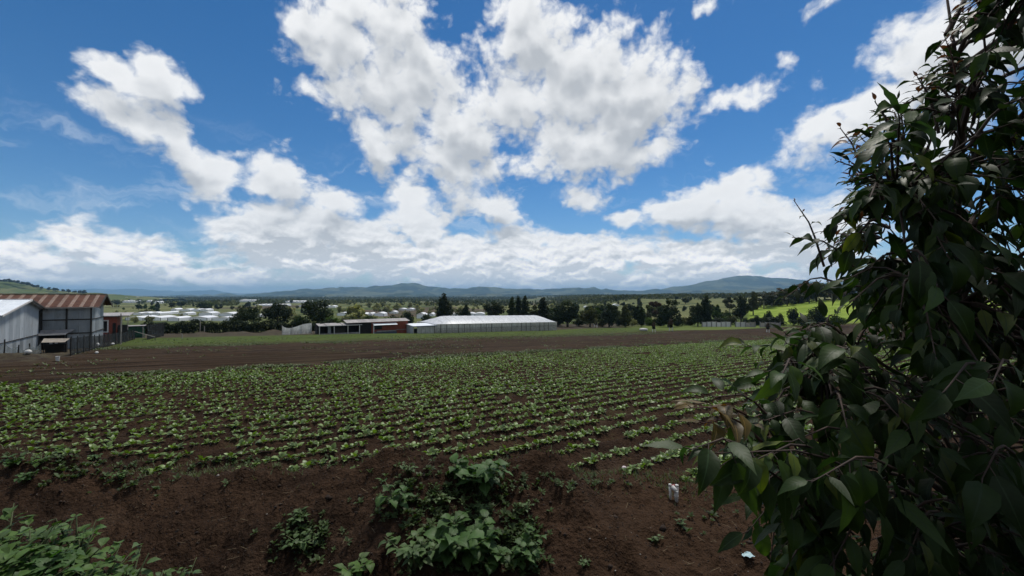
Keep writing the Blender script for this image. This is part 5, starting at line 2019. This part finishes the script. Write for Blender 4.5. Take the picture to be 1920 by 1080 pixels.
def build_debris():
    """pebbles, clods and straw lying on the bank"""
    r = np.random.default_rng(77)
    n = 9000
    u = r.uniform(0, 1500, n)
    y = r.uniform(4.6, 9.0, n)
    x = (u - 960) / FPX * y
    z = ground(x, y, True)
    s = np.exp(r.normal(-4.9, .62, n))
    octa = np.array([[1, 0, 0], [0, 1, 0], [-1, 0, 0], [0, -1, 0], [.1, .1, .8], [0, 0, -.6]])
    tri = np.array([[0, 1, 4], [1, 2, 4], [2, 3, 4], [3, 0, 4], [1, 0, 5], [2, 1, 5], [3, 2, 5], [0, 3, 5]])
    V = (octa[None] * (1 + r.uniform(-.35, .35, (n, 6, 3)))) * s[:, None, None]
    a = r.uniform(0, 6.28, n)
    c, q = np.cos(a)[:, None], np.sin(a)[:, None]
    V = np.stack([V[:, :, 0] * c - V[:, :, 1] * q, V[:, :, 0] * q + V[:, :, 1] * c, V[:, :, 2]], -1) + np.stack([x, y, z + s * .2], -1)[:, None, :]
    F = (tri[None] + (np.arange(n) * 6)[:, None, None]).reshape(-1, 3)
    mi = np.repeat(np.where(r.random(n) < .018, 1, 0), 8)
    me = npmesh('soil_clods', V.reshape(-1, 3), F, [mat_worn('clod', (0.022, 0.016, 0.012), (0.055, 0.036, 0.026), 30.0, .95), mat_worn('pebble', (0.20, 0.18, 0.16), (0.4, 0.37, 0.33), 30.0, .8)], midx=mi)
    tag(link('soil_clods', me), 'loose clods and pebbles strewn over the bare earth bank', 'clods', kind='stuff')
    b = MB()
    rr_ = random.Random(5)
    for i in range(420):
        uu, yy = rr_.uniform(0, 1500), rr_.uniform(5, 9.6)
        xx = (uu - 960) / FPX * yy
        zz = g1(xx, yy, True)
        an, l = rr_.uniform(0, 6.28), rr_.uniform(.04, .16)
        b.beam((xx, yy, zz + .006), (xx + l * math.cos(an), yy + l * math.sin(an), zz + rr_.uniform(.01, .05)), .004, .003)
    tag(b.build('straw', mat_worn('dry_straw', (0.14, 0.105, 0.06), (0.24, 0.19, 0.12), 20.0, .9)), 'bits of dry straw and twigs on the earth bank', 'straw', kind='stuff')
    # short grass tufts along the edge between bank and field
    n = 5200
    x = r.uniform(-14, 9, n)
    y = 8.45 + .40 * r.normal(size=n) + .5 * fbm(x / 2.0, x * 0 + 5, 2, 44)
    kp = fbm(x / 1.1, y / .6, 2, 36) > -.02
    x, y = x[kp], y[kp]
    n = len(x)
    z = ground(x, y, True)
    k = 3
    an = r.uniform(0, 6.28, (n, k))
    l = r.uniform(.03, .085, (n, k))
    bx, by = np.cos(an) * l * .8, np.sin(an) * l * .8
    w = .006
    B = np.stack([x, y, z], -1)[:, None, :] + np.zeros((n, k, 3))
    sx, sy = -np.sin(an) * w, np.cos(an) * w
    off = np.stack([sx, sy, 0 * sx], -1)
    tip = B + np.stack([bx, by, l], -1)
    V = np.stack([B - off, B + off, tip + off * .3, tip - off * .3], 2).reshape(-1, 3)
    F = np.arange(len(V)).reshape(-1, 4)
    me = npmesh('edge_grass', V, F, mat_leaf('grass_blade', (0.07, 0.095, 0.03), (0.08, 0.1, 0.04), (.6, 1.4), .25, .6, tint='attr'), attrs={'tint': np.repeat(r.random(len(V) // 4), 4)})
    tag(link('edge_grass', me), 'short grass along the lip between bank and field', 'grass', kind='stuff')


build_debris()


def build_fallow_weeds():
    """thin tufts along the margins of the fallow strip and in patches on it"""
    r = np.random.default_rng(19)
    n = 30000
    s = r.uniform(-20, 95, n)
    t = np.concatenate([T_FAR + .6 + np.abs(r.normal(0, 1.3, n // 3)), T_FALLOW - 1 - np.abs(r.normal(0, 3.0, n // 3)), r.uniform(T_FAR, T_FALLOW + 20, n - 2 * (n // 3))])
    x, y = s * RX - t * RY, s * RY + t * RX
    k = (fbm(x / 5, y / 3, 3, 140) > np.where((t > T_FAR + 3) & (t < T_FALLOW - 6), .16, .0)) & (np.abs(x / y) < 1.3) & ~((s < -9.5) & (t > 44))
    x, y = x[k], y[k]
    n = len(x)
    z = ground(x, y, True)
    q = 4
    an = r.uniform(0, 6.28, (n, q))
    l = r.uniform(.05, .16, (n, q))
    B = np.stack([x, y, z], -1)[:, None, :] + np.zeros((n, q, 3))
    off = np.stack([-np.sin(an), np.cos(an), 0 * an], -1) * .035
    tip = B + np.stack([np.cos(an) * l, np.sin(an) * l, l * .8], -1)
    V = np.stack([B - off * .4, B + off * .4, tip + off, tip - off], 2).reshape(-1, 3)
    me = npmesh('fallow_weeds', V, np.arange(len(V)).reshape(-1, 4), mat_leaf('fallow_weed', (0.055, 0.080, 0.022), (0.07, 0.095, 0.03), (.5, 1.4), .25, .6, tint='attr'), attrs={'tint': np.repeat(r.random(len(V) // 4), 4)})
    tag(link('fallow_weeds', me), 'thin weeds dotted over the bare strip beyond the crop', 'weeds', kind='stuff')


build_fallow_weeds()


def build_seedlings():
    """seedlings and low ground cover between the larger weeds of the bank"""
    r = np.random.default_rng(57)
    V0, F0, T0 = crop_template(6, 2, 300, .42)
    C = [(870, 1010, 105, 75, 330), (890, 915, 75, 40, 160), (760, 940, 70, 60, 120), (570, 1010, 60, 45, 90), (980, 1020, 45, 60, 120), (230, 900, 130, 25, 45), (480, 868, 190, 12, 50), (1080, 905, 120, 14, 36), (1330, 980, 70, 40, 14), (120, 880, 110, 25, 60)]
    P = []
    for (u, v, du, dv, n) in C:
        for _ in range(n):
            P.append(on_ground(float(np.clip(r.normal(u, du * .55), 2, 1500)), float(np.clip(r.normal(v, dv * .55), 860, 1078))))
    VV, FF, TT = [], [], []
    for i, p in enumerate(P):
        a, k = r.uniform(0, 6.28), r.uniform(.5, 1.5)
        c, q = math.cos(a) * k, math.sin(a) * k
        VV.append(np.stack([V0[:, 0] * c - V0[:, 1] * q + p.x, V0[:, 0] * q + V0[:, 1] * c + p.y, V0[:, 2] * k + p.z - .005], 1))
        FF.append(F0 + i * len(V0))
        TT.append(np.clip(T0 * .5 + r.uniform(0, .5), 0, 1))
    me = npmesh('seedlings', np.concatenate(VV), np.concatenate(FF), mat_leaf('seedling_leaf', (0.040, 0.072, 0.018), (0.055, 0.085, 0.03), (.5, 1.4), .25, .55, tint='attr', spec=.2), True, attrs={'tint': np.concatenate(TT)})
    tag(link('seedlings', me), 'tiny seedlings and ground cover between the weeds of the bank', 'seedlings', kind='stuff')


build_seedlings()

# ------------------------------------------------------------------ the near tree on the right
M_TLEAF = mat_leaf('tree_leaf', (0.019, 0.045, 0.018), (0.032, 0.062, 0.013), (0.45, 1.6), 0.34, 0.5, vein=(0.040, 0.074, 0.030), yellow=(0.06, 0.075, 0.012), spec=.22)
M_TLEAFSHADE = mat_leaf('shaded_leaf_mass', (0.012, 0.029, 0.011), (0.020, 0.040, 0.009), (0.4, 1.5), 0.24, 0.55, vein=(0.025, 0.045, 0.02), tint='attr', yellow=(0.038, 0.05, 0.009), spec=.2)  # darker copy of the leaf colour, shade inside the crown painted in
M_TYOUNG = mat_leaf('young_leaf', (0.085, 0.028, 0.020), (0.105, 0.036, 0.022), (0.6, 1.4), 0.28, 0.45, vein=(0.10, 0.045, 0.03))
M_TOLD = mat_leaf('old_leaf', (0.115, 0.050, 0.010), (0.085, 0.060, 0.012), (0.5, 1.3), 0.30, 0.5, vein=(0.22, 0.14, 0.04))
M_TWIG = mat_worn('twig_bark', (0.035, 0.026, 0.022), (0.075, 0.052, 0.040), 12.0, .85)
M_TWIGRED = mat_worn('reddish_twig', (0.07, 0.035, 0.028), (0.11, 0.06, 0.045), 12.0, .8)


def build_near_tree():
    r = random.Random(31)
    base_xy = (2.75, 2.55)
    bz = g1(*base_xy, True)
    root = empty('leafy_tree', (base_xy[0], base_xy[1], bz), 0, 'dark bushy tree with large pointed leaves filling the right side', 'tree')
    O = Vector(root.location)
    prof_v = [-400, -100, 0, 60, 130, 200, 240, 300, 360, 420, 470, 520, 560, 600, 640, 700, 760, 800, 860, 920, 1000, 1080, 1400]
    prof_u = [1890, 1845, 1800, 1775, 1735, 1660, 1605, 1590, 1570, 1540, 1525, 1555, 1590, 1520, 1440, 1425, 1425, 1380, 1360, 1420, 1440, 1445, 1500]

    def umin(v):
        return float(np.interp(v, prof_v, prof_u))
    leaves = []      # (matrix, length, kind, weight for being picked)
    twigs = MB()
    redtwigs = MB()

    def add_leaf(p, d, L, kind, face=None):
        n0 = Vector((0, 0, 1)) + Vector((r.uniform(-.7, .7), r.uniform(-.9, .4), r.uniform(-.3, .3)))
        M = frame(d, n0)
        leaves.append((Matrix.Translation(p) @ M.to_4x4(), L, kind))

    def spray(tip, root_p, nl, Lm, kind='mature', tipkind=None, wood=twigs, droop=.55, small=0.0):
        """a twig from root to tip with leaves set alternately along it"""
        mid = root_p.lerp(tip, .5) + Vector((0, 0, .06))
        twigs_r = .0042 + .0015 * r.random()
        wood.tube([root_p, root_p.lerp(mid, .6) + Vector((0, 0, .015)), mid, tip], [twigs_r * 1.3, twigs_r, twigs_r * .8, twigs_r * .35], 5, False)
        ax = (tip - root_p).normalized()
        side = ax.cross(Vector((0, 0, 1)))
        if side.length < .05:
            side = Vector((1, 0, 0))
        side.normalize()
        for i in range(nl):
            f = (i + .6) / nl
            f = .15 + .85 * f
            p = root_p.lerp(mid, f * 2) if f < .5 else mid.lerp(tip, f * 2 - 1)
            sg = 1 if i % 2 else -1
            d = side * sg * r.uniform(.4, 1.0) + ax * r.uniform(.1, .8) + Vector((0, 0, -droop * r.uniform(.3, 1.7))) + Vector((r.uniform(-.3, .3), r.uniform(-.5, .3), 0))
            if f > .93:
                d = ax + Vector((r.uniform(-.3, .3), r.uniform(-.3, .3), -.2 * droop))
            d.normalize()
            L = Lm * r.uniform(.5, 1.3) * (1 - small * f)
            k = kind
            if tipkind and f > .6:
                k = tipkind
                L *= .6
            pet = d * L * .22 + Vector((0, 0, .006))
            wood.tube([p, p + pet], [.0022, .0016], 4, False)
            add_leaf(p + pet, d, L, k)

    def trunk_axis(z):
        f = (z - bz) / 4.0
        return Vector((base_xy[0] - .18 * f, base_xy[1] - .05 * f, z))
    # trunk and limbs
    tk = MB()
    pts = [trunk_axis(bz - .15), trunk_axis(bz + .8), trunk_axis(bz + 1.7) + Vector((.05, .03, 0)), trunk_axis(bz + 2.6) + Vector((-.03, 0, 0)), trunk_axis(bz + 3.5) + Vector((.08, 0, 0)), trunk_axis(bz + 4.3)]
    tk.tube([q - O for q in pts], [.065, .05, .036, .022, .012, .005], 10)
    tk.build('trunk', M_TWIG, root, True)
    limbs = []
    for i in range(56):
        v = -160 + 1230 * (i + r.random()) / 56
        p2 = at(umin(v) + r.uniform(70, 330), v, r.uniform(1.75, 2.9))
        if p2.z < g1(p2.x, p2.y) + .1:
            continue
        p0 = trunk_axis(max(bz + .25, p2.z - r.uniform(.25, .9)))
        p1 = p0.lerp(p2, .5) + Vector((r.uniform(-.08, .08), r.uniform(-.08, .08), r.uniform(-.02, .12)))
        pa, pb = p0.lerp(p1, .5) + Vector((0, 0, .05)), p1.lerp(p2, .5) + Vector((0, 0, .05))
        MB().tube([q - O for q in (p0, pa, p1, pb, p2)], [.016, .013, .010, .007, .003], 7, False).build('limb', M_TWIG, root, True)
        limbs.append((p0, p1, p2))
    # sprays along the outline, then through the body of the crown
    def rooted(tip, reach):
        best = min(limbs, key=lambda l: (l[2] - tip).length_squared * .6 + (l[1] - tip).length_squared * .4)
        q = min((best[2], best[1].lerp(best[2], .5), best[1]), key=lambda w: (w - tip).length)
        d = q - tip
        if d.length > reach:
            q2 = tip + d.normalized() * reach
            twigs.tube([q, q.lerp(q2, .5) + Vector((0, 0, .04)), q2], [.006, .005, .004], 5, False)
            return q2
        return q
    for i in range(130):
        v = -80 + 1200 * (i + r.random()) / 130
        u = umin(v) + r.uniform(0, 45)
        y = r.uniform(1.75, 2.7)
        tip = at(u, v, y)
        up = v < 480
        spray(tip, rooted(tip, r.uniform(.25, .42)), r.randint(6, 10), r.uniform(.085, .13), 'mature', 'young' if (up and r.random() < .5) else None, droop=.25 if up else .6, small=.35 if up else .1)
    n = 0
    while n < 640:
        v = r.uniform(-120, 1180)
        u = umin(v) + 40 + r.random() ** .8 * (2080 - umin(v))
        if v < 230 and r.random() < .30:
            continue
        y = r.uniform(1.45, 3.3)
        if v > 940 and 1480 < u < 1720 and r.random() < .5:
            continue
        tip = at(u, v, y)
        if tip.z < g1(tip.x, tip.y) + .12:
            continue
        spray(tip, rooted(tip, r.uniform(.2, .36)), r.randint(8, 13), r.uniform(.085, .15), droop=.55)
        n += 1
    # unseen crown added beyond the frame, right, overhead and behind, to shade the leaves
    for i in range(190):
        a, e = r.uniform(-2.2, 2.2), r.uniform(-.5, 1.3)
        q = r.uniform(.7, 1.5)
        tip = trunk_axis(bz + 2.3) + Vector((.35 + math.cos(a) * math.cos(e) * q, math.sin(a) * math.cos(e) * q * 1.2, math.sin(e) * 1.9))
        if tip.x < 1.25 * tip.y + .15 and not tip.z > CAMZ + .75 * tip.y:
            continue
        if tip.y < .3 and tip.x < 1.4:
            continue
        spray(tip, rooted(tip, .35), 11, .125, droop=.5)
    # particular sprays that the photograph shows
    S = [((1290, 765, 1.6), (1440, 815, 1.75), 9, .115, 'old', None, .15), ((1330, 745, 1.7), (1450, 790, 1.75), 5, .12, 'mature', None, -.3),
         ((1325, 850, 1.45), (1640, 900, 1.6), 15, .165, 'mature', None, .8), ((1290, 845, 1.45), (1420, 865, 1.5), 7, .16, 'mature', None, .5),
         ((1400, 870, 1.5), (1560, 860, 1.6), 9, .16, 'mature', None, .9), ((1520, 905, 1.3), (1680, 880, 1.5), 13, .165, 'mature', None, 1.1),
         ((1400, 930, 1.6), (1520, 900, 1.6), 8, .16, 'mature', None, 1.0),
         ((1430, 790, 1.7), (1560, 800, 1.8), 10, .15, 'mature', None, .6), ((1480, 830, 1.6), (1620, 830, 1.7), 10, .16, 'mature', None, .9),
         ((1420, 760, 1.8), (1540, 770, 1.9), 10, .14, 'mature', None, .5), ((1560, 780, 1.7), (1680, 790, 1.8), 10, .16, 'mature', None, .9),
         ((1470, 980, 1.6), (1580, 920, 1.7), 10, .16, 'mature', None, 1.0), ((1600, 960, 1.5), (1720, 930, 1.6), 10, .16, 'mature', None, 1.1),
         ((1340, 880, 1.6), (1460, 870, 1.6), 8, .15, 'mature', None, .7), ((1370, 800, 1.75), (1480, 810, 1.8), 8, .14, 'mature', None, .4),
         ((1560, 1060, 1.6), (1640, 970, 1.6), 9, .15, 'mature', None, 1.0), ((1700, 1050, 1.5), (1760, 960, 1.6), 10, .16, 'mature', None, 1.0),
         ((1660, 860, 1.5), (1760, 830, 1.6), 10, .16, 'mature', None, 1.0), ((1840, 900, 1.4), (1900, 850, 1.5), 9, .16, 'mature', None, 1.0),
         ((1310, 795, 1.6), (1430, 830, 1.7), 6, .12, 'old', None, .3),
         ((1770, 735, 1.3), (1850, 700, 1.5), 9, .16, 'mature', None, 1.3), ((1860, 720, 1.25), (1900, 700, 1.5), 6, .17, 'mature', None, .7),
         ((1488, 375, 2.3), (1545, 500, 2.3), 7, .065, 'mature', 'young', .0), ((1485, 445, 2.3), (1600, 500, 2.3), 8, .12, 'mature', None, .4),
         ((1575, 240, 2.2), (1620, 340, 2.25), 9, .09, 'young', 'young', .0), ((1640, 190, 2.2), (1680, 290, 2.25), 8, .09, 'mature', 'young', .0),
         ((1565, 300, 2.2), (1640, 370, 2.2), 8, .08, 'young', 'young', .0), ((1770, 65, 2.1), (1800, 190, 2.2), 9, .09, 'young', 'young', .0),
         ((1835, 15, 2.1), (1850, 120, 2.2), 9, .09, 'mature', 'young', .0), ((1895, 10, 2.0), (1890, 110, 2.1), 9, .10, 'young', None, .0),
         ((1720, 145, 2.1), (1760, 250, 2.1), 8, .10, 'mature', 'young', .0), ((1395, 650, 2.1), (1500, 690, 2.15), 9, .13, 'mature', None, .4),
         ((1420, 720, 2.0), (1520, 740, 2.1), 9, .14, 'mature', None, .6), ((1470, 560, 2.2), (1570, 530, 2.2), 9, .12, 'mature', None, .4),
         ((1500, 620, 1.9), (1590, 640, 2.0), 8, .15, 'mature', None, .5), ((1770, 560, 1.5), (1700, 470, 1.6), 7, .15, 'mature', None, .9),
         ((1400, 1000, 1.9), (1500, 930, 1.9), 9, .15, 'mature', None, .9), ((1470, 1075, 1.8), (1560, 980, 1.8), 9, .15, 'mature', None, .9)]
    for (tu, ru, nl, Lm, kd, tk_, dr) in S:
        a, b = at(*tu), at(*ru)
        spray(a, b, nl, Lm, kd, tk_, redtwigs if kd in ('old', 'young') else twigs, dr, .3 if dr == 0 else .1)
        q = rooted(b, .05)
    for mb in (twigs, redtwigs):
        mb.v = [tuple(Vector(v) - O) for v in mb.v]
    o = twigs.build('twigs', M_TWIG, root, True)
    o['kind'] = 'stuff'
    o = redtwigs.build('red_twigs', M_TWIGRED, root, True)
    o['kind'] = 'stuff'
    # the 300 leaves that show largest are leaves of their own, the rest one mass
    def show(l):
        p = l[0].translation
        if p.y < .6:
            return 0
        u, v = 960 + FPX * p.x / p.y, HOR - FPX * (p.z - CAMZ) / p.y
        if not (-30 < v < 1110 and u < 1950):
            return 0
        w = l[1] / p.y
        out = max(0, 1 - (u - umin(v)) / 260)
        return w * (1 + 1.6 * out) * (1.5 if l[2] != 'mature' else 1)
    order = sorted(range(len(leaves)), key=lambda i: -show(leaves[i]))
    tmpl = {}
    bl = [blade(1.0, .175 + .02 * q, 8, .10 + .09 * q, .35 + .30 * q, 1.5, .12, 0, 0, q) for q in range(5)]
    for kd, mt in (('mature', M_TLEAF), ('young', M_TYOUNG), ('old', M_TOLD)):
        tmpl[kd] = [npmesh('leaf', V, F, mt, True, UV) for (V, F, UV) in bl]
    inv = Matrix.Translation(-O)
    for i in order[:300]:
        M, L, kd = leaves[i]
        o = link('leaf', tmpl[kd][i % 5], root)
        o.matrix_local = inv @ M @ Matrix.Scale(L, 4)
        if kd == 'old':
            o['label'] = 'orange withered leaf'
        elif kd == 'young':
            o['label'] = 'young reddish leaf'
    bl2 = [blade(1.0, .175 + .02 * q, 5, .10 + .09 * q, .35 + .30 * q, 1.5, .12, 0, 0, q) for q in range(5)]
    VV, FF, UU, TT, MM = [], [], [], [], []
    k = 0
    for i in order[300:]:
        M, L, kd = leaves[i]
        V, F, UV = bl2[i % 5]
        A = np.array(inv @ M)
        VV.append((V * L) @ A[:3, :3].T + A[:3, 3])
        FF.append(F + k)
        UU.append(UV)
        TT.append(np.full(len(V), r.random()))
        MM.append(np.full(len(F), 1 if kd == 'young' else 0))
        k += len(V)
    me = npmesh('foliage', np.concatenate(VV), np.concatenate(FF), [M_TLEAFSHADE, M_TYOUNG], True, np.concatenate(UU), {'tint': np.concatenate(TT)}, np.concatenate(MM))
    o = link('foliage', me, root)
    o['kind'] = 'stuff'
    print('near tree leaves', len(leaves))


build_near_tree()
GU = 'weeds under the near tree'
for i, (u, v, y, lf) in enumerate([(1640, 1005, 2.5, .05), (1730, 1020, 2.4, .05), (1880, 985, 2.2, .055), (1840, 1060, 2.1, .05), (1900, 1065, 2.0, .055), (1790, 1085, 2.1, .05)]):
    t_ = at(u, v, y)
    zg_ = g1(t_.x, t_.y, True)
    weed((t_.x, t_.y, zg_), max(.15, t_.z - zg_), .22, 30, lf, WG, ['bright small leaved weed under the left of the near tree', 'second bright weed from the left under the near tree', 'bright weed high under the near tree by the right border',
         'round leaved weed low under the near tree', 'bright weed in the lower right corner', 'low weed at the bottom edge under the near tree'][i], GU, 90 + i)

# ------------------------------------------------------------------ haze
def build_haze():
    m, g = mat_new('haze')
    pv = g.node('ShaderNodeVolumePrincipled')
    g.put(pv.inputs['Color'], (0.38, 0.68, 1.0))
    pv.inputs['Density'].default_value = 7.0e-5
    o = g.node('ShaderNodeOutputMaterial')
    g.nt.links.new(pv.outputs[0], o.inputs['Volume'])
    b = MB().box(-52000, 52000, -1500, 32000, -75, 520)
    ob = b.build('haze', m)
    tag(ob, 'thin pale haze in the valley air', 'haze', kind='stuff')


build_haze()
